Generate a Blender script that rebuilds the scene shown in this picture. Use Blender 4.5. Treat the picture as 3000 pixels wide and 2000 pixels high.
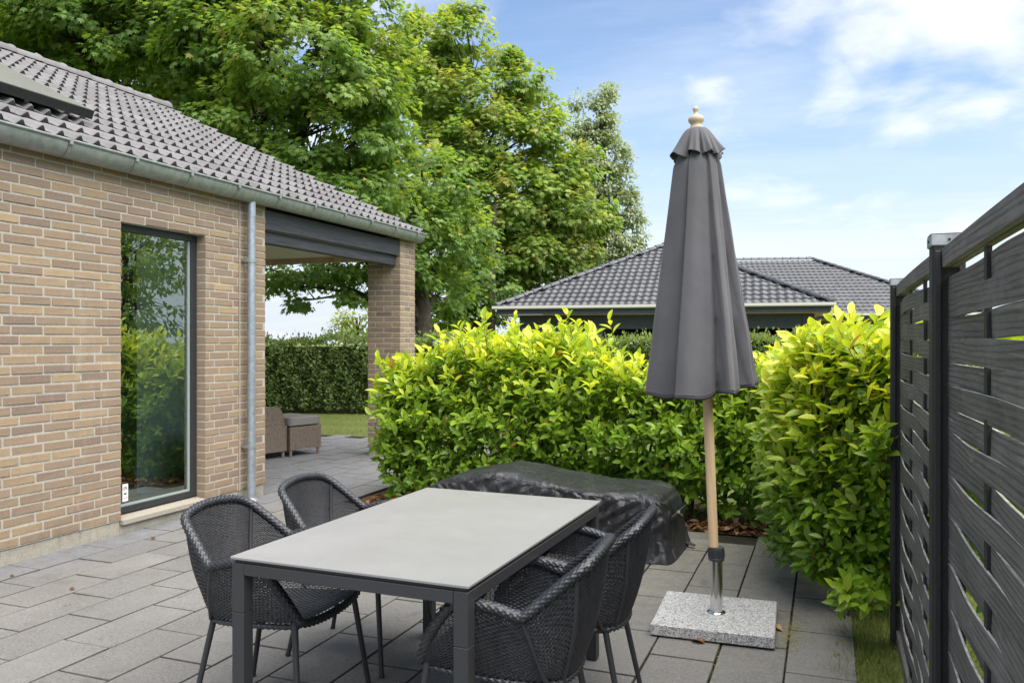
import bpy, bmesh, math, random
import numpy as np
from mathutils import Vector, Matrix, noise as mnoise

random.seed(7)
RNG = np.random.default_rng(11)
PI = math.pi
R = math.radians
scene = bpy.context.scene
for o in list(bpy.data.objects):
    bpy.data.objects.remove(o)
COL = scene.collection

# ------------------------------------------------------------------ camera
FPX, YAW, CAMH, CY = 2400.0, 0.366, 1.47, 997.0      # focal length in px of a 3000 px wide picture
SY, CYAW = math.sin(YAW), math.cos(YAW)
cam_data = bpy.data.cameras.new('camera')
cam_data.sensor_width = 36.0
cam_data.lens = 36.0 * FPX / 3000.0
cam_data.shift_y = -0.001
cam_data.clip_start = 0.05
cam_data.clip_end = 2000
cam = bpy.data.objects.new('camera', cam_data)
cam.location = (0, 0, CAMH)
cam.rotation_euler = (R(90), 0, YAW)
COL.objects.link(cam)
scene.camera = cam

# ------------------------------------------------------------------ light
SUN_EL, SUN_AZ = R(64), R(116)          # azimuth from +Y towards +X
sun_data = bpy.data.lights.new('sun', 'SUN')
sun_data.energy = 2.65
sun_data.angle = R(80)
sun_data.color = (1.0, 0.94, 0.85)
sun = bpy.data.objects.new('sun', sun_data)
sd = Vector((math.sin(SUN_AZ) * math.cos(SUN_EL), math.cos(SUN_AZ) * math.cos(SUN_EL), math.sin(SUN_EL)))
sun.rotation_euler = sd.to_track_quat('Z', 'Y').to_euler()
sun.location = sd * 50
COL.objects.link(sun)

world = bpy.data.worlds.new('World')
scene.world = world
world.use_nodes = True
def build_world():
    nt = world.node_tree
    nt.nodes.clear()
    N, L = nt.nodes.new, nt.links.new
    out = N('ShaderNodeOutputWorld'); bg = N('ShaderNodeBackground')
    sky = N('ShaderNodeTexSky'); sky.sky_type = 'NISHITA'; sky.sun_disc = False
    sky.sun_elevation = SUN_EL; sky.sun_rotation = SUN_AZ
    sky.air_density = 1.0; sky.dust_density = 0.6; sky.ozone_density = 1.6
    tc = N('ShaderNodeTexCoord')
    sep = N('ShaderNodeSeparateXYZ'); L(tc.outputs['Generated'], sep.inputs[0])
    def math_(op, a, b=None, clamp=False):
        m = N('ShaderNodeMath'); m.operation = op; m.use_clamp = clamp
        for i, x in enumerate((a, b)):
            if x is None: continue
            if isinstance(x, (int, float)): m.inputs[i].default_value = x
            else: L(x, m.inputs[i])
        return m.outputs[0]
    zc = math_('MAXIMUM', sep.outputs[2], 0.0)
    den = math_('ADD', zc, 0.22)
    px = math_('DIVIDE', sep.outputs[0], den); py = math_('DIVIDE', sep.outputs[1], den)
    comb = N('ShaderNodeCombineXYZ'); L(px, comb.inputs[0]); L(py, comb.inputs[1])
    def nz(scale, off, det, rough, stretch=(1, 1, 1), rz=0.0):
        mp = N('ShaderNodeMapping'); mp.inputs['Location'].default_value = off
        mp.inputs['Scale'].default_value = stretch; mp.inputs['Rotation'].default_value = (0, 0, rz)
        L(comb.outputs[0], mp.inputs['Vector'])
        n = N('ShaderNodeTexNoise'); n.inputs['Scale'].default_value = scale
        n.inputs['Detail'].default_value = det; n.inputs['Roughness'].default_value = rough
        n.inputs['Distortion'].default_value = 0.25
        L(mp.outputs[0], n.inputs['Vector'])
        return n.outputs['Fac']
    def ramp(v, a, b):
        mr = N('ShaderNodeMapRange'); mr.interpolation_type = 'SMOOTHSTEP'
        mr.inputs['From Min'].default_value = a; mr.inputs['From Max'].default_value = b
        L(v, mr.inputs['Value']); return mr.outputs['Result']
    nrm = N('ShaderNodeVectorMath'); nrm.operation = 'NORMALIZE'; L(tc.outputs['Generated'], nrm.inputs[0])
    mask = None
    for (u, v, rad, amt) in CLOUDS:        # drifting cloud banks
        k, m = (u-1500)/FPX, (CY-v)/FPX
        c = Vector((-SY + k*CYAW, CYAW + k*SY, m)).normalized()
        ds = N('ShaderNodeVectorMath'); ds.operation = 'DISTANCE'; L(nrm.outputs[0], ds.inputs[0]); ds.inputs[1].default_value = c
        q = math_('MULTIPLY', math_('MAXIMUM', math_('SUBTRACT', 1.0, math_('DIVIDE', ds.outputs['Value'], rad)), 0.0), amt)
        mask = q if mask is None else math_('MAXIMUM', mask, q)
    cn = math_('ADD', nz(2.3, CLOUD_OFF, 8, 0.55), mask)
    cum = ramp(cn, 0.52, 0.84)
    wisp = ramp(nz(1.1, (3.1, 7.7, 0), 8, 0.6, (0.55, 1.9, 1), R(-14)), 0.36, 0.80)
    wisp = math_('MULTIPLY', wisp, 0.5)
    hz = N('ShaderNodeMapRange'); hz.interpolation_type = 'SMOOTHSTEP'
    hz.inputs['From Min'].default_value = 0.30; hz.inputs['From Max'].default_value = 0.0
    hz.inputs['To Min'].default_value = 0.0; hz.inputs['To Max'].default_value = 1.0
    L(sep.outputs[2], hz.inputs['Value'])
    fac = math_('MAXIMUM', math_('MULTIPLY', cum, 0.92), wisp, True)
    hmix = N('ShaderNodeMix'); hmix.data_type = 'RGBA'; L(hz.outputs['Result'], hmix.inputs['Factor']); L(sky.outputs[0], hmix.inputs[6]); hmix.inputs[7].default_value = (3.75, 4.1, 4.7, 1)
    mix = N('ShaderNodeMix'); mix.data_type = 'RGBA'; mix.blend_type = 'MIX'
    L(fac, mix.inputs['Factor'])
    L(hmix.outputs[2], mix.inputs[6]); mix.inputs[7].default_value = CLOUD_COL
    L(mix.outputs[2], bg.inputs['Color'])
    bg.inputs['Strength'].default_value = SKY_STRENGTH
    L(bg.outputs[0], out.inputs['Surface'])
CLOUD_OFF = (0.35, 0.9, 0)
CLOUDS = [(2880, 50, .17, .42), (2640, 120, .11, .30), (2450, 250, .07, .22), (2900, 350, .13, .28), (2080, 280, .09, .16), (2700, 380, .10, .2), (300, -500, .5, .3), (3800, -200, .5, .32), (-900, 300, .6, .3)]
CLOUD_COL = (5.3, 5.45, 5.75, 1)
SKY_STRENGTH = 0.066
build_world()

vs = scene.view_settings
vs.view_transform = 'Standard'; vs.look = 'None'; vs.gamma = 1.0; vs.use_curve_mapping = False
vs.exposure = 1.72
scene.render.engine = 'CYCLES'
try:
    scene.cycles.max_bounces = 8; scene.cycles.transparent_max_bounces = 12
    scene.cycles.diffuse_bounces = 4; scene.cycles.glossy_bounces = 4
except Exception:
    pass

# ------------------------------------------------------------------ helpers
def at(u, d, z):
    """ground-plan point seen at picture column u, d metres in front of the camera, at height z"""
    l = (u - 1500) / FPX * d
    return Vector((CYAW * l - SY * d, SY * l + CYAW * d, z))
def atv(u, v, d):
    return at(u, d, CAMH + (CY - v) / FPX * d)
def proj(p):
    d = -SY * p[0] + CYAW * p[1]; l = CYAW * p[0] + SY * p[1]
    if d < 0.05: return (-9999, -9999, d)
    return (1500 + FPX * l / d, CY - FPX * (p[2] - CAMH) / d, d)
def in_frame(p, m=0):
    u, v, d = proj(p)
    return d > 0.05 and -m < u < 3000 + m and -m < v < 2000 + m

def me_from(verts, faces, name='mesh', smooth=False):
    me = bpy.data.meshes.new(name)
    me.from_pydata([tuple(v) for v in verts], [], faces)
    if smooth:
        me.polygons.foreach_set('use_smooth', [True] * len(me.polygons))
    me.update()
    return me
def me_np(V, F, name='mesh', smooth=False, attrs=None, ndir=None):
    """V (n,3) array, F (m,k) array with k fixed (3 or 4)"""
    me = bpy.data.meshes.new(name)
    V = np.asarray(V, dtype=np.float32); F = np.asarray(F, dtype=np.int32)
    k = F.shape[1]
    me.vertices.add(len(V)); me.vertices.foreach_set('co', V.ravel())
    me.loops.add(F.size); me.loops.foreach_set('vertex_index', F.ravel())
    me.polygons.add(len(F))
    me.polygons.foreach_set('loop_start', np.arange(0, F.size, k, dtype=np.int32))
    if smooth:
        me.polygons.foreach_set('use_smooth', np.ones(len(F), dtype=bool))
    me.update(calc_edges=True)
    for an, arr in (attrs or {}).items():
        a = me.attributes.new(an, 'FLOAT', 'POINT')
        a.data.foreach_set('value', np.asarray(arr, dtype=np.float32))
    return me

def link(name, me, mat=None, parent=None, loc=None, rot=None):
    o = bpy.data.objects.new(name, me)
    COL.objects.link(o)
    if me is not None and mat is not None and not me.materials:
        me.materials.append(mat)
    if loc is not None: o.location = loc
    if rot is not None: o.rotation_euler = rot
    if parent is not None: o.parent = parent
    return o
def empty(name, loc=(0, 0, 0), rz=0.0):
    o = bpy.data.objects.new(name, None)
    o.empty_display_size = 0.1
    COL.objects.link(o); o.location = loc; o.rotation_euler = (0, 0, rz)
    return o
def tag(o, label, cat, group=None, kind=None):
    o['label'] = label; o['category'] = cat
    if group: o['group'] = group
    if kind: o['kind'] = kind
    return o
def structure(o):
    o['kind'] = 'structure'; return o
def stuff(o):
    o['kind'] = 'stuff'; return o

class MB:
    """mesh collector"""
    def __init__(s): s.v = []; s.f = []
    def add(s, v, f):
        b = len(s.v); s.v += [tuple(x) for x in v]; s.f += [tuple(i + b for i in q) for q in f]; return s
    def box(s, x0, x1, y0, y1, z0, z1, ch=0.0):
        v, f = boxvf(x0, x1, y0, y1, z0, z1, ch); return s.add(v, f)
    def tube(s, pts, r, n=8, cap=True, closed=False):
        v, f = tubevf(pts, r, n, cap, closed); return s.add(v, f)
    def lathe(s, prof, n=24, axis=None):
        v, f = lathevf(prof, n); 
        if axis is not None: v = [axis @ Vector(p) for p in v]
        return s.add(v, f)
    def mesh(s, name='mesh', smooth=False): return me_from(s.v, s.f, name, smooth)
    def build(s, name, mat, parent=None, smooth=False, loc=None, rot=None):
        return link(name, s.mesh(name, smooth), mat, parent, loc, rot)

def boxvf(x0, x1, y0, y1, z0, z1, ch=0.0):
    if ch <= 0:
        v = [(x0,y0,z0),(x1,y0,z0),(x1,y1,z0),(x0,y1,z0),(x0,y0,z1),(x1,y0,z1),(x1,y1,z1),(x0,y1,z1)]
        f = [(3,2,1,0),(4,5,6,7),(0,1,5,4),(1,2,6,5),(2,3,7,6),(3,0,4,7)]
        return v, f
    c = ch
    v = []; idx = {}
    for sx in (0, 1):
        for sy in (0, 1):
            for sz in (0, 1):
                X = (x0, x1)[sx]; Y = (y0, y1)[sy]; Z = (z0, z1)[sz]
                dx = c if sx == 0 else -c; dy = c if sy == 0 else -c; dz = c if sz == 0 else -c
                idx[sx,sy,sz,'x'] = len(v); v.append((X, Y+dy, Z+dz))
                idx[sx,sy,sz,'y'] = len(v); v.append((X+dx, Y, Z+dz))
                idx[sx,sy,sz,'z'] = len(v); v.append((X+dx, Y+dy, Z))
    f = []
    I = idx
    f += [(I[0,0,0,'x'],I[0,0,1,'x'],I[0,1,1,'x'],I[0,1,0,'x']), (I[1,0,0,'x'],I[1,1,0,'x'],I[1,1,1,'x'],I[1,0,1,'x'])]
    f += [(I[0,0,0,'y'],I[1,0,0,'y'],I[1,0,1,'y'],I[0,0,1,'y']), (I[0,1,0,'y'],I[0,1,1,'y'],I[1,1,1,'y'],I[1,1,0,'y'])]
    f += [(I[0,0,0,'z'],I[0,1,0,'z'],I[1,1,0,'z'],I[1,0,0,'z']), (I[0,0,1,'z'],I[1,0,1,'z'],I[1,1,1,'z'],I[0,1,1,'z'])]
    for a in (0, 1):
        for b in (0, 1):
            f.append((I[0,a,b,'y'],I[1,a,b,'y'],I[1,a,b,'z'],I[0,a,b,'z']))
            f.append((I[a,0,b,'x'],I[a,1,b,'x'],I[a,1,b,'z'],I[a,0,b,'z']))
            f.append((I[a,b,0,'x'],I[a,b,1,'x'],I[a,b,1,'y'],I[a,b,0,'y']))
    for a in (0, 1):
        for b in (0, 1):
            for d in (0, 1):
                f.append((I[a,b,d,'x'],I[a,b,d,'y'],I[a,b,d,'z']))
    return v, f
def fix_normals(me):
    bm = bmesh.new(); bm.from_mesh(me); bmesh.ops.recalc_face_normals(bm, faces=bm.faces); bm.to_mesh(me); bm.free(); return me
def frames(pts, closed=False):
    P = [Vector(p) for p in pts]; n = len(P); T = []
    for i in range(n):
        a = P[i-1] if (i > 0 or closed) else P[i]; b = P[(i+1) % n] if (i < n-1 or closed) else P[i]
        t = b - a
        T.append(t.normalized() if t.length > 1e-9 else Vector((0,0,1)))
    up = Vector((0,0,1)) if abs(T[0].z) < .9 else Vector((1,0,0))
    N = (up - T[0]*up.dot(T[0])).normalized(); out = []
    for i in range(n):
        N = (N - T[i]*N.dot(T[i])).normalized()
        out.append((P[i], T[i], N.copy(), T[i].cross(N)))
    return out
def tubevf(pts, r, n=8, cap=True, closed=False):
    fr = frames(pts, closed); m = len(fr); v = []; f = []
    for i, (p, t, a, b) in enumerate(fr):
        ri = r[i] if hasattr(r, '__len__') else r
        for k in range(n):
            w = 2*PI*k/n
            v.append(p + a*(math.cos(w)*ri) + b*(math.sin(w)*ri))
    for i in range(m if closed else m-1):
        j = (i+1) % m
        for k in range(n):
            l = (k+1) % n
            f.append((i*n+k, i*n+l, j*n+l, j*n+k))
    if cap and not closed:
        b0 = len(v); v += [v[k] for k in range(n)] + [v[(m-1)*n+k] for k in range(n)]
        f.append(tuple(b0+k for k in range(n-1, -1, -1))); f.append(tuple(b0+n+k for k in range(n)))
    return v, f
def lathevf(prof, n=24):
    v = []; f = []
    for (r, z) in prof:
        for k in range(n):
            w = 2*PI*k/n; v.append((r*math.cos(w), r*math.sin(w), z))
    for i in range(len(prof)-1):
        for k in range(n):
            l = (k+1) % n; f.append((i*n+k, i*n+l, (i+1)*n+l, (i+1)*n+k))
    m = len(prof); b0 = len(v); v += [v[k] for k in range(n)] + [v[(m-1)*n+k] for k in range(n)]
    f.append(tuple(b0+k for k in range(n-1, -1, -1))); f.append(tuple(b0+n+k for k in range(n)))
    return v, f
def catmull(pts, per=8, closed=False):
    P = [np.array(p, float) for p in pts]; n = len(P); out = []
    rng_ = range(n) if closed else range(n-1)
    for i in rng_:
        p1, p2 = P[i], P[(i+1) % n]
        p0 = P[(i-1) % n] if (closed or i > 0) else 2*p1-p2
        p3 = P[(i+2) % n] if (closed or i < n-2) else 2*p2-p1
        for k in range(per):
            t = k/per
            out.append(.5*((2*p1)+(-p0+p2)*t+(2*p0-5*p1+4*p2-p3)*t*t+(-p0+3*p1-3*p2+p3)*t**3))
    if not closed: out.append(P[-1])
    return np.array(out)
def resample(P, n):
    P = np.asarray(P, float); d = np.r_[0, np.cumsum(np.linalg.norm(np.diff(P, axis=0), axis=1))]
    t = np.linspace(0, d[-1], n)
    return np.stack([np.interp(t, d, P[:, i]) for i in range(3)], 1)

# ------------------------------------------------------------------ materials
def srgb(r, g, b):
    f = lambda c: (c/255/12.92) if c/255 <= .04045 else ((c/255+.055)/1.055)**2.4
    return (f(r), f(g), f(b), 1)
class Mat:
    def __init__(s, name, rough=.7, spec=.5, metal=0.0):
        s.m = bpy.data.materials.new(name); s.m.use_nodes = True
        s.nt = s.m.node_tree; s.p = s.nt.nodes['Principled BSDF']; s.out = s.nt.nodes['Material Output']
        s.p.inputs['Roughness'].default_value = rough; s.p.inputs['Metallic'].default_value = metal
        s.p.inputs['Specular IOR Level'].default_value = spec
    def N(s, t): return s.nt.nodes.new(t)
    def L(s, a, b): s.nt.links.new(a, b)
    def coord(s, kind='Object', scale=(1,1,1), loc=(0,0,0), rot=(0,0,0)):
        tc = s.N('ShaderNodeTexCoord'); mp = s.N('ShaderNodeMapping')
        mp.inputs['Scale'].default_value = scale; mp.inputs['Location'].default_value = loc; mp.inputs['Rotation'].default_value = rot
        if kind == 'World':
            g = s.N('ShaderNodeNewGeometry'); s.L(g.outputs['Position'], mp.inputs['Vector'])
        else: s.L(tc.outputs[kind], mp.inputs['Vector'])
        return mp.outputs[0]
    def noise(s, vec, scale, det=4, rough=.55, dist=0.0):
        n = s.N('ShaderNodeTexNoise'); n.inputs['Scale'].default_value = scale; n.inputs['Detail'].default_value = det
        n.inputs['Roughness'].default_value = rough; n.inputs['Distortion'].default_value = dist
        if vec is not None: s.L(vec, n.inputs['Vector'])
        return n.outputs['Fac']
    def voro(s, vec, scale, feature='F1', rnd=1.0):
        n = s.N('ShaderNodeTexVoronoi'); n.inputs['Scale'].default_value = scale; n.feature = feature
        n.inputs['Randomness'].default_value = rnd
        if vec is not None: s.L(vec, n.inputs['Vector'])
        return n
    def ramp(s, val, stops, interp='LINEAR'):
        r = s.N('ShaderNodeValToRGB'); r.color_ramp.interpolation = interp
        e = r.color_ramp.elements
        while len(e) < len(stops): e.new(.5)
        for q, (pos, c) in zip(e, stops):
            q.position = pos; q.color = c if len(c) == 4 else (*c, 1)
        s.L(val, r.inputs['Fac']); return r.outputs['Color']
    def mix(s, fac, a, b, mode='MIX'):
        m = s.N('ShaderNodeMix'); m.data_type = 'RGBA'; m.blend_type = mode
        for sock, x in ((m.inputs[0], fac), (m.inputs[6], a), (m.inputs[7], b)):
            if isinstance(x, (int, float)): sock.default_value = x
            elif isinstance(x, tuple): sock.default_value = x if len(x) == 4 else (*x, 1)
            else: s.L(x, sock)
        return m.outputs[2]
    def math(s, op, a, b=None, clamp=False):
        m = s.N('ShaderNodeMath'); m.operation = op; m.use_clamp = clamp
        for i, x in enumerate((a, b)):
            if x is None: continue
            if isinstance(x, (int, float)): m.inputs[i].default_value = x
            else: s.L(x, m.inputs[i])
        return m.outputs[0]
    def rand(s): return s.N('ShaderNodeObjectInfo').outputs['Random']
    def attr(s, name):
        a = s.N('ShaderNodeAttribute'); a.attribute_name = name; return a.outputs['Fac']
    def mrange(s, v, a, b, c=0.0, d=1.0):
        m = s.N('ShaderNodeMapRange'); m.inputs['From Min'].default_value = a; m.inputs['From Max'].default_value = b
        m.inputs['To Min'].default_value = c; m.inputs['To Max'].default_value = d; s.L(v, m.inputs['Value']); return m.outputs[0]
    def color(s, c):
        if isinstance(c, tuple): s.p.inputs['Base Color'].default_value = c if len(c) == 4 else (*c, 1)
        else: s.L(c, s.p.inputs['Base Color'])
        return s
    def rough(s, v): s.L(v, s.p.inputs['Roughness']); return s
    def bump(s, h, strength=.4, dist=.01):
        b = s.N('ShaderNodeBump'); b.inputs['Strength'].default_value = strength; b.inputs['Distance'].default_value = dist
        s.L(h, b.inputs['Height']); s.L(b.outputs[0], s.p.inputs['Normal']); return s
M = {}
def simple(key, col, rough=.6, metal=0.0, spec=.5, nscale=None, namp=.15, bump=None):
    m = Mat(key, rough, spec, metal)
    if nscale:
        v = m.coord('Object'); n = m.noise(v, nscale, 5)
        dark = tuple(c*(1-namp) for c in col[:3]); lite = tuple(min(1, c*(1+namp)) for c in col[:3])
        m.color(m.ramp(n, [(.3, dark), (.7, lite)]))
        if bump: m.bump(m.noise(v, nscale*bump[0], 4), bump[1], bump[2])
    else: m.color(col)
    M[key] = m.m; return m.m

def make_materials():
    # brick
    m = Mat('brick_clay', .88, .25)
    oi = m.rand(); v = m.coord('World')
    base = m.ramp(oi, [(0, (.222,.163,.116)), (.14, (.325,.240,.148)), (.28, (.240,.177,.126)), (.40,(.372,.276,.162)), (.50,(.268,.200,.138)), (.60,(.195,.145,.115)), (.70,(.30,.222,.142)), (.80,(.215,.158,.123)), (.90,(.348,.256,.155)), (1,(.25,.18,.135))])
    n1 = m.noise(v, 14, 5, .6); n2 = m.noise(v, 90, 3, .6)
    c = m.mix(m.mrange(n1, .3, .7, 0, .35), base, (.19,.145,.115), 'MIX')
    c = m.mix(m.mrange(n2, .42, .8, 0, .30), c, (.45,.33,.22))
    pit = m.voro(v, 130); pm = m.mrange(pit.outputs['Distance'], .05, .22, .75, 0)
    sc = m.noise(v, 40, 2); pm = m.math('MULTIPLY', pm, m.mrange(sc, .5, .62, 0, 1), True)
    c = m.mix(pm, c, (.12,.09,.075))
    sz = m.N('ShaderNodeSeparateXYZ'); m.L(v, sz.inputs[0])
    spl = m.math('MULTIPLY', m.mrange(m.math('ADD', sz.outputs[2], m.math('MULTIPLY', m.noise(v, 5, 5), .5)), .25, .62, .55, 0), m.mrange(m.noise(v, 11, 4), .35, .6, 0, 1), True)
    c = m.mix(spl, c, (.15,.12,.085))
    c = m.mix(m.mrange(m.noise(m.coord('World', (1,2.2,.5)), 2.1, 6, .7), .60, .74, 0, .35), c, (.46,.40,.33))
    m.color(c); m.bump(m.math('SUBTRACT', m.noise(v, 60, 6, .65), m.math('MULTIPLY', pm, .6)), .55, .006); M['brick'] = m.m
    m = Mat('mortar', .95, .1); v = m.coord('World')
    m.color(m.ramp(m.noise(v, 35, 5, .65), [(.3, (.34,.315,.265)), (.7, (.47,.44,.375))])); m.bump(m.noise(v, 160, 4), .5, .004); M['mortar'] = m.m
    m = Mat('plinth_concrete', .92, .2); v = m.coord('World')
    c = m.ramp(m.noise(v, 7, 6, .65), [(.3, (.22,.205,.17)), (.7, (.36,.335,.275))])
    c = m.mix(m.mrange(m.noise(m.coord('World', (6,14,1.2)), 1.6, 4, .6), .56, .7, 0, .55), c, (.13,.13,.10))
    c = m.mix(m.mrange(m.noise(v, 140, 2), .45, .75, 0, .6), c, (.5,.46,.38))
    m.color(c); m.bump(m.noise(v, 120, 5), .6, .006); M['plinth'] = m.m
    m = Mat('sill_stone', .9, .2); v = m.coord('World')
    m.color(m.ramp(m.noise(v, 110, 4, .7), [(.3, (.24,.215,.175)), (.7, (.40,.365,.305))])); m.bump(m.noise(v, 150, 3), .4, .003); M['sill'] = m.m
    # concrete roof tile
    m = Mat('concrete_tile', .85, .3); v = m.coord('World'); oi = m.rand()
    c = m.ramp(m.noise(v, 5, 6, .7), [(.3, (.140,.137,.140)), (.7, (.222,.218,.220))])
    c = m.mix(m.mrange(oi, 0, 1, 0, .6), c, (.105,.10,.10))
    c = m.mix(m.mrange(m.noise(v, 120, 3, .7), .5, .75, 0, .7), c, (.26,.24,.24))
    m.color(c); m.bump(m.noise(v, 200, 4, .7), .5, .004); M['tile'] = m.m
    m = Mat('glazed_tile', .38, .45); v = m.coord('World'); oi = m.rand()
    c = m.ramp(oi, [(0, (.052,.055,.062)), (1, (.082,.086,.095))])
    m.color(m.mix(m.mrange(m.noise(v, 9, 4), .4, .7, 0, .4), c, (.10,.105,.112))); m.bump(m.noise(v, 25, 3), .1, .01); M['gtile'] = m.m
    # zinc
    m = Mat('zinc', .48, .5, .55); v = m.coord('World')
    c = m.ramp(m.noise(v, 18, 6, .65), [(.28, (.215,.238,.228)), (.72, (.39,.415,.40))])
    c = m.mix(m.mrange(m.noise(m.coord('World', (1.5,1.5,1.5)), 3, 4), .45, .7, 0, .5), c, (.28,.30,.288))
    m.color(c); m.rough(m.mrange(m.noise(v, 22, 4), .3, .7, .42, .62)); m.bump(m.noise(v, 9, 2), .12, .01); M['zinc'] = m.m
    m = Mat('zinc_pipe', .42, .5, .6); v = m.coord('World')
    m.color(m.ramp(m.noise(v, 25, 6, .7), [(.3, (.26,.30,.34)), (.7, (.44,.485,.53))])); m.rough(m.mrange(m.noise(v, 18, 4), .3, .7, .36, .55)); M['zincpipe'] = m.m
    # painted beams
    m = Mat('dark_painted_timber', .6, .4); v = m.coord('World', (26, 1.5, 26))
    n = m.noise(v, 2.2, 6, .6, .4)
    m.color(m.ramp(n, [(.3, (.028,.030,.036)), (.7, (.062,.066,.076))])); m.bump(n, .35, .004); M['beam'] = m.m
    m = Mat('cream_board', .65, .3); v = m.coord('World', (30, 1.2, 30)); n = m.noise(v, 2, 5)
    m.color(m.ramp(n, [(.3, (.50,.46,.36)), (.7, (.66,.62,.50))])); M['cream'] = m.m
    simple('tile_edge', (.028,.027,.028,1), .9, nscale=60, namp=.3)
    simple('frame', (.028,.030,.034,1), .42, nscale=30, namp=.12)
    # glass
    m = Mat('window_glass'); nt = m.nt; nt.nodes.remove(m.p)
    tr = m.N('ShaderNodeBsdfTransparent'); tr.inputs['Color'].default_value = (.74,.90,.82,1)
    gl = m.N('ShaderNodeBsdfGlossy'); gl.inputs['Roughness'].default_value = 0.006; gl.inputs['Color'].default_value = (.86,.95,.92,1)
    v = m.coord('World'); bp = m.N('ShaderNodeBump'); bp.inputs['Strength'].default_value = .035; bp.inputs['Distance'].default_value = .01
    m.L(m.noise(v, 2.2, 2), bp.inputs['Height']); m.L(bp.outputs[0], gl.inputs['Normal'])
    fr = m.N('ShaderNodeFresnel'); fr.inputs['IOR'].default_value = 2.1
    fac = m.math('ADD', m.math('MULTIPLY', fr.outputs[0], 2.1), .03, True)
    ms = m.N('ShaderNodeMixShader'); m.L(fac, ms.inputs[0]); m.L(tr.outputs[0], ms.inputs[1]); m.L(gl.outputs[0], ms.inputs[2])
    m.L(ms.outputs[0], m.out.inputs['Surface']); M['glass'] = m.m
    # paver
    m = Mat('paver_concrete', .86, .3); v = m.coord('World'); oi = m.rand()
    c = m.ramp(m.noise(v, 1.6, 6, .65), [(.28, (.120,.117,.110)), (.55, (.168,.164,.156)), (.78, (.212,.207,.197))])
    c = m.mix(m.mrange(oi, 0, 1, 0, .6), c, (.100,.098,.094))
    g = m.noise(v, 260, 3, .75); c = m.mix(m.mrange(g, .42, .72, 0, .7), c, (.22,.215,.208))
    c = m.mix(m.mrange(m.noise(v, 210, 2, .8), .56, .75, 0, .85), c, (.055,.054,.052))
    ch = m.voro(v, 34); chm = m.mrange(ch.outputs['Distance'], .05, .10, .9, 0)
    chm = m.math('MULTIPLY', chm, m.mrange(m.noise(v, 1.1, 3), .48, .6, 0, 1), True)
    c = m.mix(chm, c, (.62,.6,.57))
    st = m.mrange(m.noise(m.coord('World', (1,1,1), (4.2,1.7,0)), 1.3, 6, .7, .8), .54, .68, 0, .55); c = m.mix(st, c, (.105,.1,.09))
    # bluish band by the house wall and on the porch paving
    sx = m.N('ShaderNodeSeparateXYZ'); m.L(v, sx.inputs[0])
    band = m.mrange(m.math('ADD', sx.outputs[0], m.math('MULTIPLY', m.noise(v, 2.3, 4), .5)), -4.55, -4.25, .75, 0)
    pb = m.mrange(m.math('ADD', sx.outputs[1], m.math('MULTIPLY', m.noise(v, 2.0, 4), .6)), 6.6, 7.3, 0, .6)
    pb = m.math('MULTIPLY', pb, m.mrange(sx.outputs[0], -3.4, -4.6, 0, 1), True)
    c = m.mix(m.math('MAXIMUM', band, pb), c, m.ramp(m.noise(v, 9, 5, .7), [(.3, (.125,.130,.143)), (.7, (.21,.215,.228))]))
    # brownish old moss towards the hedge, spread wider to offset the bluish shade
    gb = m.mrange(m.math('ADD', sx.outputs[1], m.math('MULTIPLY', m.noise(v, 1.7, 5), 1.6)), 4.4, 6.0, 0, .75)
    gb = m.math('MULTIPLY', gb, m.mrange(sx.outputs[0], -3.2, -1.2, 0, 1), True)
    c = m.mix(gb, c, m.ramp(m.noise(v, 12, 5, .7), [(.3, (.110,.104,.082)), (.7, (.195,.184,.150))]))
    c = m.mix(m.mrange(m.noise(v, 75, 3, .8), .50, .66, 0, .45), c, (.25,.245,.235))
    c = m.mix(m.mrange(m.noise(m.coord('World', (1,1,1), (9,3,1)), 60, 3, .8), .54, .68, 0, .6), c, (.060,.057,.052))
    c = m.mix(m.mrange(m.noise(m.coord('World', (1,1,1), (2.2,5.7,0)), 4.5, 6, .7, .5), .56, .70, 0, .45), c, (.075,.070,.060))
    c = m.mix(m.mrange(m.noise(m.coord('World', (1,1,1), (7.2,1.7,0)), 3.1, 5, .65, .3), .60, .72, 0, .35), c, (.25,.245,.235))
    m.color(c); m.bump(m.math('ADD', g, m.math('MULTIPLY', m.noise(v, 30, 3), .6)), .35, .004); M['paver'] = m.m
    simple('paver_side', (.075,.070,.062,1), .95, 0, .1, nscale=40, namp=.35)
    m = Mat('joint_sand', .97, .1); v = m.coord('World')
    c = m.ramp(m.noise(v, 60, 4, .7), [(.3, (.016,.014,.012)), (.7, (.05,.044,.034))])
    c = m.mix(m.mrange(m.noise(v, 3, 4), .54, .64, 0, .4), c, (.07,.065,.03)); m.color(c); m.bump(m.noise(v, 150, 3), .6, .006); M['joint'] = m.m
    m = Mat('lawn_ground', .95, .1); v = m.coord('World')
    c = m.ramp(m.noise(v, 1.3, 6, .7), [(.3, (.085,.115,.028)), (.6, (.13,.155,.045)), (.8, (.19,.185,.075))])
    c = m.mix(m.mrange(m.noise(v, 55, 4, .7), .4, .7, 0, .6), c, (.16,.18,.07)); m.color(c); m.bump(m.noise(v, 90, 3), .8, .02); M['lawn'] = m.m
    m = Mat('soil_litter', .97, .1); v = m.coord('World')
    m.color(m.ramp(m.noise(v, 30, 5, .7), [(.3, (.045,.032,.02)), (.55, (.10,.065,.035)), (.75, (.20,.115,.055))])); m.bump(m.noise(v, 45, 4), 1, .02); M['soil'] = m.m
    # table
    m = Mat('ceramic_tabletop', .5, .4); v = m.coord('World')
    c = m.ramp(m.noise(v, 1.7, 5), [(.3, (.228,.227,.224)), (.7, (.250,.249,.246))])
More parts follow.
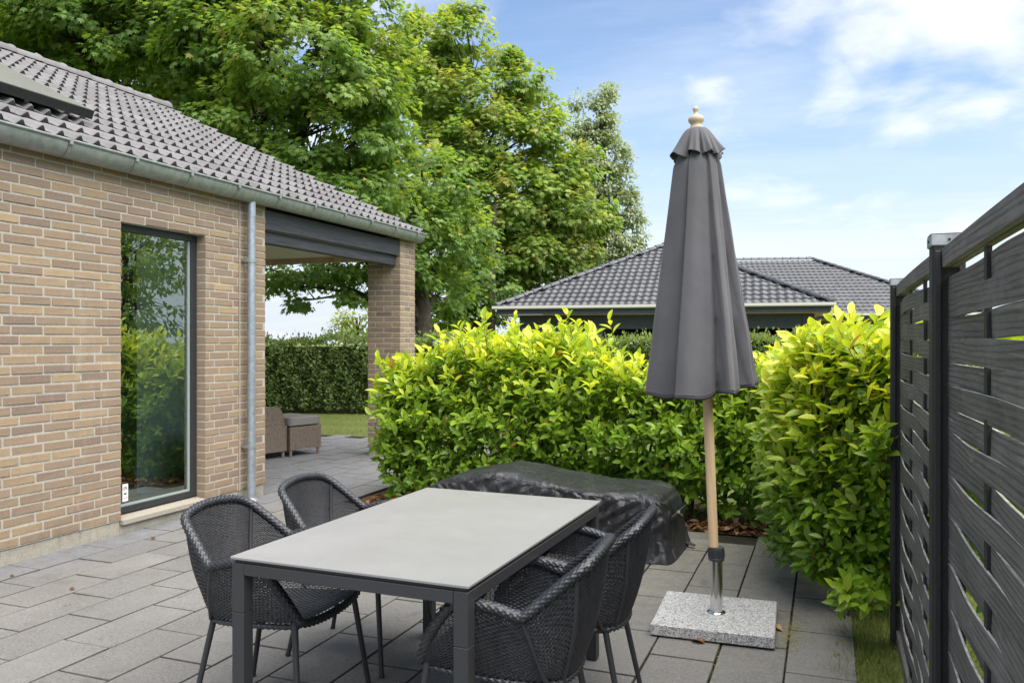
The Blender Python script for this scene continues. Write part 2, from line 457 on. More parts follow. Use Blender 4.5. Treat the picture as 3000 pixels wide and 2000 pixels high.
    c = m.mix(m.mrange(m.noise(m.coord('World', (90, 9, 9)), 8, 3), .4, .7, 0, .12), c, (.36,.35,.34))
    m.color(c); m.rough(m.mrange(m.noise(v, 5, 5, .7), .3, .7, .27, .44)); M['tabletop'] = m.m
    simple('powder', (.030,.031,.034,1), .5, nscale=220, namp=.12, bump=(1, .08, .001))
    # wicker
    m = Mat('charcoal_wicker', .40, .5); v = m.coord('Object')
    m.color(m.ramp(m.noise(v, 40, 4, .7), [(.3, (.016,.017,.020)), (.75, (.045,.048,.056))])); m.rough(m.mrange(m.noise(v, 60, 3), .3, .7, .24, .42)); M['wicker'] = m.m
    m = Mat('brown_rattan', .6, .35); v = m.coord('Object')
    m.color(m.ramp(m.noise(v, 30, 4, .7), [(.3, (.12,.092,.072)), (.7, (.22,.175,.14))])); M['rattan'] = m.m
    m = Mat('grey_cushion', .9, .2); v = m.coord('Object')
    m.color(m.ramp(m.noise(v, 160, 3), [(.3, (.155,.145,.135)), (.7, (.21,.2,.19))])); m.bump(m.noise(v, 300, 2), .3, .002); M['cushion'] = m.m
    # parasol
    m = Mat('parasol_cloth', .88, .2); v = m.coord('Object')
    c = m.ramp(m.noise(v, 3.5, 5, .6), [(.3, (.086,.085,.090)), (.7, (.108,.107,.113))])
    wv = m.noise(m.coord('Object', (1,1,.6)), 9, 6, .65, 1.6)
    m.color(c); m.bump(m.math('ADD', m.math('MULTIPLY', wv, 1.0), m.math('MULTIPLY', m.noise(v, 500, 2), .06)), .28, .012)
    m.p.inputs['Sheen Weight'].default_value = .12; M['cloth'] = m.m
    m = Mat('beech_wood', .55, .35); v = m.coord('Object', (22, 22, 1.3))
    m.color(m.ramp(m.noise(v, 2.4, 6, .65, .6), [(.25, (.56,.39,.215)), (.55, (.69,.50,.285)), (.8, (.75,.57,.35))])); M['beech'] = m.m
    m = Mat('pale_turned_wood', .6, .3); v = m.coord('Object', (8, 8, 3)); m.color(m.ramp(m.noise(v, 3, 5), [(.3, (.40,.315,.22)), (.7, (.56,.46,.33))])); M['finial'] = m.m
    simple('steel', (.62,.62,.6,1), .13, 1.0)
    simple('dark_plastic', (.035,.037,.042,1), .45)
    simple('silver_lining', (.42,.42,.43,1), .5, .2)
    m = Mat('grey_granite', .62, .45); v = m.coord('Object')
    vo = m.voro(v, 190); sp = m.N('ShaderNodeSeparateColor'); m.L(vo.outputs['Color'], sp.inputs[0])
    c = m.ramp(sp.outputs[0], [(0, (.07,.073,.08)), (.16, (.17,.175,.185)), (.34, (.32,.32,.32)), (.66, (.46,.46,.445)), (1, (.56,.55,.525))])
    c = m.mix(m.mrange(m.noise(v, 70, 4, .7), .5, .68, 0, .6), c, (.22,.225,.24)); m.color(c); m.bump(vo.outputs['Distance'], .06, .002); M['granite'] = m.m
    # tarpaulin
    m = Mat('black_tarpaulin', .36, .45); v = m.coord('Object')
    m.color(m.ramp(m.noise(v, 4, 5), [(.3, (.016,.0165,.018)), (.7, (.030,.031,.034))]))
    geo = m.N('ShaderNodeNewGeometry'); acc = geo.outputs['Normal']
    nv = m.N('ShaderNodeTexNoise'); nv.inputs['Scale'].default_value = 5; nv.inputs['Detail'].default_value = 3; m.L(v, nv.inputs['Vector'])
    wp = m.N('ShaderNodeVectorMath'); wp.operation = 'MULTIPLY_ADD'; m.L(nv.outputs['Color'], wp.inputs[0]); wp.inputs[1].default_value = (.22, .22, .22); m.L(v, wp.inputs[2])
    for sc_, st_, am in ((8, (1.2, 1, .5), .20), (19, (1, 1, .5), .34), (44, (1, .8, .7), .24)):
        mp = m.N('ShaderNodeMapping'); mp.inputs['Scale'].default_value = st_; mp.inputs['Rotation'].default_value = (.3, .5, .2*sc_); m.L(wp.outputs[0], mp.inputs['Vector'])
        vo = m.voro(mp.outputs[0], sc_, 'F1')
        a_ = m.N('ShaderNodeVectorMath'); a_.operation = 'SUBTRACT'; m.L(vo.outputs['Color'], a_.inputs[0]); a_.inputs[1].default_value = (.5, .5, .5)
        b_ = m.N('ShaderNodeVectorMath'); b_.operation = 'MULTIPLY_ADD'; m.L(a_.outputs[0], b_.inputs[0]); b_.inputs[1].default_value = (am, am, am); m.L(acc, b_.inputs[2]); acc = b_.outputs[0]
    nn_ = m.N('ShaderNodeVectorMath'); nn_.operation = 'NORMALIZE'; m.L(acc, nn_.inputs[0])
    bpn = m.N('ShaderNodeBump'); bpn.inputs['Strength'].default_value = .5; bpn.inputs['Distance'].default_value = .01; m.L(m.noise(v, 16, 6, .65, 1.2), bpn.inputs['Height']); m.L(nn_.outputs[0], bpn.inputs['Normal']); m.L(bpn.outputs[0], m.p.inputs['Normal'])
    m.rough(m.mrange(m.noise(v, 25, 3), .3, .7, .30, .46)); M['tarp'] = m.m
    # weathered black fence
    m = Mat('weathered_black_timber', .72, .35); oi = m.rand(); v = m.coord('Object', (2.2, 30, 38))
    ofs = m.N('ShaderNodeVectorMath'); ofs.operation = 'ADD'; m.L(v, ofs.inputs[0])
    cx = m.N('ShaderNodeCombineXYZ'); m.L(m.math('MULTIPLY', oi, 57.0), cx.inputs[0]); m.L(m.math('MULTIPLY', oi, 31.0), cx.inputs[2]); m.L(cx.outputs[0], ofs.inputs[1])
    gr = m.noise(ofs.outputs[0], 1.1, 7, .65, 1.1)
    c = m.ramp(gr, [(.3, (.085,.080,.073)), (.48, (.195,.186,.172)), (.56, (.135,.128,.118)), (.72, (.35,.335,.312))])
    c = m.mix(m.mrange(oi, 0, 1, 0, .5), c, (.10,.096,.09))
    wvt = m.N('ShaderNodeTexWave'); wvt.wave_type = 'BANDS'; wvt.bands_direction = 'Z'; wvt.inputs['Scale'].default_value = .55; wvt.inputs['Distortion'].default_value = 9; wvt.inputs['Detail'].default_value = 3; wvt.inputs['Detail Scale'].default_value = .8; m.L(ofs.outputs[0], wvt.inputs['Vector'])
    c = m.mix(m.mrange(wvt.outputs['Fac'], .55, .95, 0, .6), c, (.045,.042,.038))
    w = m.coord('World')
    c = m.mix(m.mrange(m.noise(w, 4, 5, .65), .5, .72, 0, .55), c, (.23,.225,.215))
    c = m.mix(m.mrange(m.noise(w, 2.6, 4, .6), .56, .74, 0, .5), c, (.085,.095,.05))
    fl = m.math('MULTIPLY', m.mrange(m.noise(w, 75, 3, .7), .66, .72, 0, 1), m.mrange(oi, .3, .8, 0, .8), True)
    c = m.mix(fl, c, (.42,.42,.40))
    m.color(c); m.rough(m.mrange(gr, .3, .7, .55, .82)); m.bump(gr, .45, .004); M['fence'] = m.m
    simple('fence_edge', (.34,.33,.31,1), .8, nscale=18, namp=.55)
    simple('black_post', (.018,.018,.019,1), .6, nscale=60, namp=.3, bump=(2, .3, .003))
    simple('post_cap', (.36,.37,.38,1), .5, .6, nscale=30, namp=.25)
    # leaves
    def leafmat(key, stops, trans, rough=.5, spec=.4, tw=.4, vein=False):
        m = Mat(key, rough, spec); t = m.attr('tone')
        c = m.ramp(t, stops)
        if vein:
            va = m.attr('across'); c = m.mix(m.mrange(va, .0, .10, .35, 0), c, (.45,.52,.12))
        m.color(c)
        tl = m.N('ShaderNodeBsdfTranslucent'); m.L(m.mix(1.0, c, trans, 'MULTIPLY'), tl.inputs['Color'])
        ms = m.N('ShaderNodeMixShader'); ms.inputs[0].default_value = tw
        m.L(m.p.outputs[0], ms.inputs[1]); m.L(tl.outputs[0], ms.inputs[2]); m.L(ms.outputs[0], m.out.inputs['Surface'])
        M[key] = m.m
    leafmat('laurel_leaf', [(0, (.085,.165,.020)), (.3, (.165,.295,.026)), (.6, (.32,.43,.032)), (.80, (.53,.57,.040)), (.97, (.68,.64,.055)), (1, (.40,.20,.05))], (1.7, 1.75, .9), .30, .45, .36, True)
    leafmat('maple_leaf', [(0, (.092,.175,.042)), (.5, (.178,.290,.062)), (.85, (.275,.370,.080)), (1, (.38,.33,.11))], (1.9, 1.75, .7), .45, .4, .45)
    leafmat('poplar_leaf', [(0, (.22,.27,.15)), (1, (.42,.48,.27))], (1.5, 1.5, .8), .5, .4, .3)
    leafmat('privet_leaf', [(0, (.095,.150,.042)), (.6, (.19,.265,.080)), (1, (.34,.40,.15))], (1.5, 1.5, .8), .45, .45, .3)
    leafmat('grass_blade', [(0, (.10,.155,.028)), (.6, (.20,.24,.055)), (1, (.40,.33,.14))], (1.4, 1.4, .8), .6, .3, .35)
    leafmat('dry_leaf', [(0, (.10,.045,.02)), (.5, (.24,.11,.04)), (1, (.42,.27,.15))], (1.2, 1.1, .9), .7, .3, .2)
    simple('bark', (.085,.068,.052,1), .95, 0, .2, nscale=7, namp=.5, bump=(4, .8, .03))
    simple('green_stem', (.10,.085,.035,1), .7, 0, .3, nscale=30, namp=.3)
    simple('white_gutter', (.62,.60,.55,1), .45)
    simple('navy_board', (.065,.075,.094,1), .6, 0, .4, nscale=12, namp=.15)
    simple('far_brick', (.22,.13,.09,1), .9, 0, .2, nscale=25, namp=.3)
    simple('pale_plaster', (.55,.56,.55,1), .8)
    simple('pale_wood', (.50,.36,.22,1), .7, 0, .3, nscale=8, namp=.2)
    simple('room_wall', (.36,.40,.37,1), .9)
    simple('room_panel', (.78,.82,.79,1), .7)
    simple('bead', (.30,.35,.33,1), .5)
    simple('room_floor', (.16,.15,.14,1), .5, nscale=6, namp=.2)
    simple('dark_room', (.06,.06,.055,1), .9)
    simple('white_sticker', (.80,.80,.80,1), .5)
    simple('black_print', (.01,.01,.01,1), .5)
    simple('red_print', (.45,.02,.03,1), .5)
    m = Mat('solar_glass', .18, .55); v = m.coord('Object'); sx = m.N('ShaderNodeSeparateXYZ'); m.L(v, sx.inputs[0])
    s1 = m.math('PINGPONG', sx.outputs[0], .011); m.color(m.ramp(m.mrange(s1, 0, .011, 0, 1), [(.2, (.34,.335,.31)), (.7, (.20,.2,.19))])); M['solar'] = m.m
    simple('panel_frame', (.012,.014,.018,1), .3)
    m = Mat('patterned_throw', .9, .2); v = m.coord('Object'); wv = m.N('ShaderNodeTexWave'); wv.inputs['Scale'].default_value = 26; wv.inputs['Distortion'].default_value = 3; m.L(v, wv.inputs['Vector'])
    m.color(m.ramp(wv.outputs['Fac'], [(.35, (.07,.045,.02)), (.6, (.45,.35,.12))])); M['throw'] = m.m
make_materials()
#--PART2--
# ================================================================== ground and terrace
def build_ground():
    b = MB(); b.add([(-300,-300,-.03),(300,-300,-.03),(300,300,-.03),(-300,300,-.03)], [(0,1,2,3)])
    structure(b.build('ground', M['lawn']))
    b = MB()
    b.add([(-5.02,-2.5,-.027),(.03,-2.5,-.027),(.03,6.45,-.027),(-5.02,6.45,-.027)], [(0,1,2,3)])
    b.add([(-12,6.451,-.027),(-4.05,6.451,-.027),(-4.05,11.1,-.027),(-12,11.1,-.027)], [(0,1,2,3)])
    t = structure(b.build('terrace', M['joint']))
    b = MB()
    n = 40
    v = []; f = []
    for i in range(n+1):
        for j in range(9):
            x = -4.05 + i*(5.4/n); y = 6.46 + j*.15
            v.append((x, y, -.012 + .03*mnoise.noise(Vector((x*3, y*3, 1)))*(0 if j == 0 else 1)))
    for i in range(n):
        for j in range(8): f.append((i*9+j, (i+1)*9+j, (i+1)*9+j+1, i*9+j+1))
    b.add(v, f); structure(b.build('planting_bed', M['soil'], smooth=True))
    # slabs
    W, Lp, TH, G = .303, .572, .06, .0034
    variants = []
    for k in range(5):
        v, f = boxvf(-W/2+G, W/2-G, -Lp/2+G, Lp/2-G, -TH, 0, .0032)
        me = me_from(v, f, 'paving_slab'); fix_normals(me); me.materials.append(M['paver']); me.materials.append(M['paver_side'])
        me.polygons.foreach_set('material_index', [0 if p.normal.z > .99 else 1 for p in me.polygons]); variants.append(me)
    spots = []
    for i in range(-24, 17):
        x = -5.02 + W*(i+.5)
        off = 3.262 if i % 2 == 0 else 3.548
        for k in range(-12, 16):
            y0 = off + (k-.0)*Lp; y = y0 + Lp/2
            if x < -5.03 and y0 < 6.16: continue
            if x < -12 or y + Lp/2 > 11.1: continue
            if x > -4.1 and y + Lp/2 > 6.6: continue
            spots.append((x, y))
    def size(p):
        u, v, d = proj((p[0], p[1], 0))
        if d < .8 or not (-120 < u < 3120 and v < 2180): return 0
        if p[0] < -5.03:                        # behind the house corner or the pillar
            if u < 770: return 0
        return 1/d**2
    spots.sort(key=lambda p: -size(p))
    rest = MB()
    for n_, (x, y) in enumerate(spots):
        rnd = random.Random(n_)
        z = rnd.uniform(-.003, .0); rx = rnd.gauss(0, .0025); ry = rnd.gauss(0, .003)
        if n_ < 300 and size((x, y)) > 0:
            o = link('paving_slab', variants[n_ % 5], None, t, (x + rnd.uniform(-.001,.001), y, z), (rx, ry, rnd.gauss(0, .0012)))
        else:
            v, f = boxvf(x-W/2+G, x+W/2-G, y-Lp/2+G, y+Lp/2-G, -TH, z); rest.add(v, f)
    stuff(rest.build('paving_slab', M['paver'], t))
build_ground()

# ================================================================== the brick house
XW = -5.0
COURSE = .0667
house = tag(empty('brick_house', (-7.1, 5.0, 0)), 'tan brick house with dark tiled roof, zinc gutter and covered porch', 'house')
def part(name, mb_or_mesh, mat, parent=None, smooth=False):
    """a part of the house, modelled in world coordinates"""
    p = parent or house
    me = mb_or_mesh.mesh(name, smooth) if isinstance(mb_or_mesh, MB) else mb_or_mesh
    o = link(name, me, mat, p)
    off = Vector((0,0,0)); q = p
    while q is not None: off += Vector(q.location); q = q.parent
    o.location = -off
    return o
def brick_mesh(sx, sy, sz, seed):
    v, f = boxvf(-sx/2, sx/2, -sy/2, sy/2, -sz/2, sz/2, .0045)
    r = random.Random(seed)
    v = [(a + r.uniform(-.0016,.0016), b + r.uniform(-.0022,.0022), c + r.uniform(-.002,.002)) for a, b, c in v]
    me = me_from(v, f, 'brick'); fix_normals(me); me.materials.append(M['brick']); return me
_bcache = {}
def brick_cached(sx, sy, sz, seed):
    k = (round(sx, 3), round(sy, 3), round(sz, 3), seed % 5)
    if k not in _bcache: _bcache[k] = brick_mesh(sx, sy, sz, hash(k) % 9999)
    return _bcache[k]
def build_walls():
    WY0, WY1, ZT = 1.0, 6.465, 2.79
    wy0, wy1, wz1 = 4.751, 5.655, .105 + 34*COURSE
    Z0 = .105
    # mortar core with the window opening
    b = MB()
    xm = XW - .0045
    b.box(xm-.34, xm, WY0, wy0-.003, Z0, ZT); b.box(xm-.34, xm, wy1+.003, WY1-.004, Z0, ZT); b.box(xm-.34, xm, wy0-.003, wy1+.003, wz1+.003, ZT)
    b.box(xm-4.1, xm-.34, WY1-.3, WY1-.004, Z0, ZT)          # return wall under the porch
    wall = part('wall', b, M['mortar'])
    # bricks
    lst = []
    nc = 40
    offs = [0, .06, .12, .06]
    base = 3.79
    for c in range(nc):
        z = Z0 + COURSE*(c+.5)
        o = base + offs[(c+2) % 4]
        y = o - .24*12
        cuts = []
        while y < WY1 + .3:
            cuts.append((y + .006, y + .234)); y += .24
        for a, e in cuts:
            segs = [(max(a, WY0), min(e, WY1))]
            if z < wz1:
                new = []
                for s0, s1 in segs:
                    if s1 <= wy0 or s0 >= wy1: new.append((s0, s1))
                    else:
                        if s0 < wy0 - .03: new.append((s0, wy0))
                        if s1 > wy1 + .03: new.append((wy1, s1))
                segs = new
            for s0, s1 in segs:
                if s1 - s0 > .035: lst.append((s0, s1, z))
    def vis(q):
        u, v, d = proj((XW, (q[0]+q[1])/2, q[2]))
        return 0 if (u < -70 or d < .3) else (q[1]-q[0])/d/d
    lst.sort(key=lambda q: -vis(q))
    rest = MB()
    for i, (s0, s1, z) in enumerate(lst):
        rnd = random.Random(i*13+1)
        dep = .112
        xf = XW + rnd.uniform(-.002, .0025)
        if i < 300 and vis((s0, s1, z)) > 0:
            me = brick_cached(dep, s1-s0, .0545, i)
            o = link('brick', me, None, wall)
            o.location = Vector((xf-dep/2, (s0+s1)/2, z + rnd.uniform(-.0012,.0012)))
            o.rotation_euler = (rnd.gauss(0, .003), 0, rnd.gauss(0, .004))
        else:
            v, f = boxvf(xf-dep, xf, s0, s1, z-.027, z+.027, .003); rest.add(v, f)
    me = rest.mesh('brick'); fix_normals(me)
    stuff(link('brick', me, M['brick'], wall))
    # plinth and threshold
    b = MB(); b.box(XW-.3, XW-.012, WY0, wy0-.004, -.06, Z0-.002, .006); b.box(XW-.3, XW-.012, wy1+.004, WY1-.012, -.06, Z0-.002, .006)
    part('plinth', fix_normals(b.mesh('plinth')), M['plinth'])
    b = MB(); b.add([(XW-.2,wy0,.128),(XW-.2,wy1,.128),(XW+.02,wy1,.104),(XW+.02,wy0,.104),(XW-.2,wy0,.07),(XW-.2,wy1,.07),(XW+.02,wy1,.07),(XW+.02,wy0,.07)],
                    [(0,3,2,1),(3,7,6,2),(4,5,6,7),(0,4,7,3),(1,2,6,5),(0,1,5,4)])
    part('sill', fix_normals(b.mesh('sill')), M['sill'])
    b = MB(); b.box(XW-.2, XW-.018, wy0-.002, wy1+.002, -.06, .068)
    part('threshold', b, M['plinth'])
    # window frame
    fx0, fx1 = XW-.165, XW-.095
    fz0, fz1 = .13, wz1 - .001
    fw = .058
    win = part('window', MB().box(fx0, fx1, wy0+.001, wy0+.02, fz0+.05, fz1-.052).box(fx0, fx1, wy1-.075, wy1-.001, fz0+.05, fz1-.052), M['frame'])
    part('frame', MB().box(fx0, fx1+.004, wy0+.001, wy1-.001, fz1-.052, fz1, .003), M['frame'], win)
    part('frame', MB().box(fx0, fx1+.004, wy0+.001, wy1-.001, fz0, fz0+.05, .003), M['frame'], win)
    part('glazing_bead', MB().box(fx1-.03, fx1-.008, wy0+.02, wy1-.076, fz0+.0505, fz0+.066), M['bead'], win)
    part('glazing_bead', MB().box(fx1-.03, fx1-.008, wy1-.09, wy1-.0755, fz0+.067, fz1-.053), M['bead'], win)
    gx = fx1 - .022
    part('pane', MB().add([(gx,wy0+.015,fz0+.05),(gx,wy1-.076,fz0+.05),(gx,wy1-.076,fz1-.05),(gx,wy0+.015,fz1-.05)], [(0,1,2,3)]), M['glass'], win)
    # the room behind the glass, its unseen near side left open to let light in
    rx0 = XW - 3.9
    b = MB(); b.add([(rx0,1.3,.11),(XW-.35,1.3,.11),(XW-.35,6.15,.11),(rx0,6.15,.11)], [(0,1,2,3)]); b.box(XW-.36, XW-.17, wy0-.002, wy1+.002, .07, .112)
    part('room_floor', b, M['room_floor'])
    b = MB(); b.add([(rx0,1.3,2.5),(XW-.35,1.3,2.5),(XW-.35,6.15,2.5),(rx0,6.15,2.5)], [(3,2,1,0)]); part('room_ceiling', b, M['room_wall'])
    b = MB(); b.add([(rx0,1.3,.11),(rx0,6.15,.11),(rx0,6.15,2.5),(rx0,1.3,2.5)], [(0,1,2,3)])
    b.add([(rx0,6.15,.11),(XW-.35,6.15,.11),(XW-.35,6.15,2.5),(rx0,6.15,2.5)], [(3,2,1,0)])
    part('room_wall', b, M['dark_room'])
    part('reveal_panel', MB().box(XW-.52, XW-.167, wy1-.06, wy1-.004, .115, wz1), M['room_panel'])
    part('skirting', MB().box(rx0+.02, XW-.9, 6.12, 6.149, .112, .22), M['room_wall'])
    part('room_pier', MB().box(XW-.75, XW-.53, wy1-.02, wy1+.3, .112, 2.49), M['room_panel'])
build_walls()

def build_pillar():
    x0, x1, y0, y1 = XW-.47, XW, 9.12, 9.516
    Z0 = .105
    pil = part('pillar', MB().box(x0+.0045, x1-.0045, y0+.0045, y1-.0045, Z0, 2.78), M['mortar'])
    part('pillar_base', MB().box(x0+.01, x1-.01, y0+.01, y1-.01, -.05, Z0-.002), M['plinth'])
    rest = MB(); n = 0
    j = .006
    for c in range(40):
        z = Z0 + COURSE*(c+.5)
        if c % 2 == 0:
            xm = (x0+x1)/2
            L_ = [(xm+j, x1, y0, y0+.11, 1), (x0, xm-j, y0, y0+.11, 1), (x1-.11, x1, y0+.122, y1-.122, 1), (xm+j, x1, y1-.11, y1, 1), (x0, x0+.11, y0+.122, y1-.122, 0), (x0, xm-j, y1-.11, y1, 0)]
        else:
            ym = y0 + .234
            L_ = [(x1-.11, x1, y0, ym-j, 1), (x1-.11, x1, ym+j, y1, 1), (x0+.122, x1-.122, y0, y0+.11, 1), (x0, x0+.11, y0, ym-j, 1), (x0, x0+.11, ym+j, y1, 0), (x0+.122, x1-.122, y1-.11, y1, 0)]
        for a, b_, c0, c1, visb in L_:
            n += 1
            if visb:
                me = brick_cached(b_-a, c1-c0, .0545, n)
                link('brick', me, None, pil, ((a+b_)/2, (c0+c1)/2, z))
            else: rest.box(a, b_, c0, c1, z-.027, z+.027)
    stuff(rest.build('brick', M['brick'], pil))
build_pillar()

# porch beams, ceiling
def build_porch():
    part('beam', fix_normals(MB().box(XW-.055, XW-.012, 6.47, 9.112, 2.535, 2.722, .004).mesh('beam')), M['beam'])
    part('beam', fix_normals(MB().box(XW-.16, XW-.06, 6.47, 9.112, 2.412, 2.533, .004).mesh('beam')), M['beam'])
    for k in range(8):
        y = 6.75 + k*.31
        part('bolt', MB().add([(XW-.006 + (0 if i == 8 else -.006), y + (0 if i == 8 else .007*math.cos(i*PI/4)), 2.575 + (0 if i == 8 else .007*math.sin(i*PI/4))) for i in range(9)], [(i, (i+1) % 8, 8) for i in range(8)]), M['black_post'])
    ceil = part('porch_ceiling', MB().box(-9.2, XW-.17, 6.47, 9.5, 2.612, 2.63), M['cream'])
    for k in range(34):
        x = XW - .175 - k*.119
        part('plank', MB().box(x-.112, x, 6.475, 9.45, 2.596, 2.6115), M['cream'], ceil)
    part('gable_board', MB().box(-9.2, XW-.17, 9.455, 9.51, 2.52, 2.75), M['pale_wood'])
build_porch()

# roof
RX0, RZ0 = -4.925, 2.872          # eave line
RX1, RZ1 = -9.24, 4.95            # ridge
def build_roof():
    dx, dz = RX1-RX0, RZ1-RZ0; sl = math.hypot(dx, dz); ang = math.atan2(dz, -dx)
    u = Vector((dx/sl, 0, dz/sl)); nrm = Vector((math.sin(ang), 0, math.cos(ang)))
    YE, YS = 9.6, 0.0
    b = MB()
    lo = Vector((RX0, 0, RZ0)) - nrm*.045; hi = Vector((RX1, 0, RZ1)) - nrm*.045
    for y0, y1 in ((YS, YE-.02),):
        b.add([(lo.x+.02,y0,lo.z),(lo.x+.02,y1,lo.z),(hi.x,y1,hi.z),(hi.x,y0,hi.z)], [(0,1,2,3)])
        x2 = 2*RX1 - RX0
        b.add([(x2,y0,lo.z),(x2,y1,lo.z),(hi.x,y1,hi.z),(hi.x,y0,hi.z)], [(3,2,1,0)])
    b.add([(lo.x-.05,YE-.1,lo.z-.06),(hi.x,YE-.1,hi.z-.02),(2*RX1-RX0,YE-.1,lo.z-.06)], [(0,1,2)])
    b.add([(lo.x-.05,YS,lo.z-.06),(hi.x,YS,hi.z-.02),(2*RX1-RX0,YS,lo.z-.06)], [(2,1,0)])
    roof = part('roof', b, M['beam'])
    # tile mesh : local x across (along Y world), local y up the slope, z normal
    W, LEN, EXP = .30, .43, sl/13.0
    def prof(s):
        p = (s / .15) % 1.0
        if p < .42: h = .004*math.cos(p/.42*PI)+.004
        elif p < .72: h = .042*(.5-.5*math.cos((p-.42)/.30*PI))
        else: h = .042*(.5+.5*math.cos((p-.72)/.28*PI))
        return h
    nx = 25
    v = []; f = []
    for i in range(nx):
        s = i*W/(nx-1); h = prof(s)
        v += [(s-.001, LEN, h*.30-.016), (s-.001, .012, h+.012), (s-.001, .003, h+.007), (s-.001, .0, h+.003), (s-.001, 0.006, -.012)]
    for i in range(nx-1):
        for k in range(4): f.append((i*5+k+1, (i+1)*5+k+1, (i+1)*5+k, i*5+k))
    tm = me_from(v, f, 'roof_tile', True); tm.materials.append(M['tile']); tm.materials.append(M['tile_edge'])
    mi = [1 if q % 4 == 3 else 0 for q in range(len(f))]
    tm.polygons.foreach_set('material_index', mi)
    R3 = Matrix(((0, u.x, nrm.x), (1, u.y, nrm.y), (0, u.z, nrm.z)))
    # world: local x -> +Y, local y -> up slope, local z -> normal
    items = []
    for r in range(13):
        for k in range(32):
            y = YE - W*(k+1)
            p = Vector((RX0, y, RZ0)) + u*(r*EXP)
            items.append((p, r, k))
    def vis(q):
        uu, vv, d = proj(q[0] + Vector((0, .15, 0)))
        return 0 if (uu < -60 or d < .5) else 1/d
    items.sort(key=lambda q: -vis(q))
    V0 = np.array([x[:] for x in v]); F0 = np.array(f)
    rv = []; rf = []
    hp = Vector(house.location)
    for n, (p, r, k) in enumerate(items):
        rnd = random.Random(n)
        if n < 300 and vis((p,)) > 0:
            o = link('roof_tile', tm, None, roof)
            o.matrix_local = Matrix.Translation(p + nrm*rnd.uniform(-.001, .002)) @ R3.to_4x4() @ Matrix.Rotation(rnd.gauss(0, .003), 4, 'Z')
        else:
            rv.append((np.array(R3) @ V0.T).T + np.array(p)); rf.append(F0 + len(rf)*len(V0))
    if rv:
        me = me_np(np.concatenate(rv), np.concatenate(rf), 'roof_tile', True); me.materials.append(M['tile']); me.materials.append(M['tile_edge'])
        me.polygons.foreach_set('material_index', mi*len(rv))
        stuff(link('roof_tile', me, None, roof))
    # ridge tiles
    nr = 10; v = []; f = []
    for j, (yy, rr) in enumerate(((0, .118), (.03, .124), (.06, .112), (.40, .098))):
        for i in range(nr):
            a = PI*i/(nr-1); v.append((math.cos(a)*rr, -yy, math.sin(a)*rr*.9))
    for j in range(3):
        for i in range(nr-1): f.append((j*nr+i, j*nr+i+1, (j+1)*nr+i+1, (j+1)*nr+i))
    rm = me_from(v, f, 'ridge_tile', True); fix_normals(rm); rm.materials.append(M['tile'])
    for k in range(27):
        link('ridge_tile', rm, None, roof, (RX1, YE + .03 - k*.36, RZ1 - .005))
    # white mortar end of the ridge
    v = [(0, 0, 0)] + [(math.cos(PI*i/8)*.112, 0, math.sin(PI*i/8)*.10) for i in range(9)]
    part('ridge_end', me_from([(a+RX1, b_+YE+.026, c+RZ1-.005) for a, b_, c in v], [(0, i+1, i+2) for i in range(8)]), M['pale_plaster'], roof)
build_roof()

def build_gutter():
    cx, zr, a, dpt = -4.922, 2.842, .082, .112
    n = 14; Y0, Y1 = 0.2, 9.50
    def section(y, s=1.0, dz=0.0):
        return [(cx + a*s*math.cos(PI + PI*i/(n-1)), y, zr + dz + dpt*s*math.sin(PI + PI*i/(n-1))) for i in range(n)]
    v = []; f = []
    ys = [Y0, 3, 6, 9, Y1]
    for y in ys: v += section(y)
    for j in range(len(ys)-1):
        for i in range(n-1): f.append((j*n+i, j*n+i+1, (j+1)*n+i+1, (j+1)*n+i))
    e = len(v); v += section(Y1+.001); v.append((cx, Y1+.001, zr)); f += [(e+i, e+i+1, e+n) for i in range(n-1)]
    me = me_from(v, f, 'gutter', True)
    g = part('gutter', me, M['zinc'])
    part('bead', MB().tube([(cx+a+.004, Y0, zr), (cx+a+.004, Y1+.012, zr)], .0105, 10), M['zinc'], g, True)
    for y in (2.2, 2.9, 3.55, 4.164, 4.74, 5.31, 5.891, 6.467, 7.043, 7.601, 8.155, 8.728, 9.282):
        b = MB(); s1 = section(y-.012, 1.025, .002); s2 = section(y+.012, 1.025, .002)
        b.add(s1 + s2, [(i, i+1, n+i+1, n+i) for i in range(n-1)])
        b.box(cx+a-.002, cx+a+.016, y-.013, y+.013, zr-.03, zr+.016)
        part('bracket', b, M['zinc'], g)
        s3 = section(y-.016, 1.03, .001); s4 = section(y-.0125, 1.03, .001)
        part('bracket_seam', MB().add(s3 + s4, [(i, i+1, n+i+1, n+i) for i in range(n-1)]), M['black_post'], g)
    # downpipe
    py, px, r = 6.165, -4.925, .0385
    dp = part('downpipe', MB().tube([(px, py, .02), (px, py, .62)], r*1.0, 18).tube([(px, py, .60), (px, py, 2.60)], r*.94, 18).tube([(px, py, 2.60), (px, py, 2.77)], r*1.0, 18), M['zincpipe'], None, True)
    for z in (2.20, .50):
        b = MB().tube([(px, py, z-.016), (px, py, z+.016)], r+.004, 18); b.box(px-.075, px-.03, py-.05, py-.034, z-.01, z+.01); b.box(px-.06, px-.002, py-.052, py-.03, z-.011, z+.011)
        part('clamp', b, M['zinc'], dp)
    part('drain_collar', MB().lathe([(.07, 0), (.068, .012), (.045, .02), (.042, .03)], 20, Matrix.Translation((px, py, .001))), M['zinc'], dp, True)
    part('cable', MB().tube([(XW+.006, py-.075, .1), (XW+.006, py-.075, 2.74)], .005, 6), M['mortar'])
build_gutter()

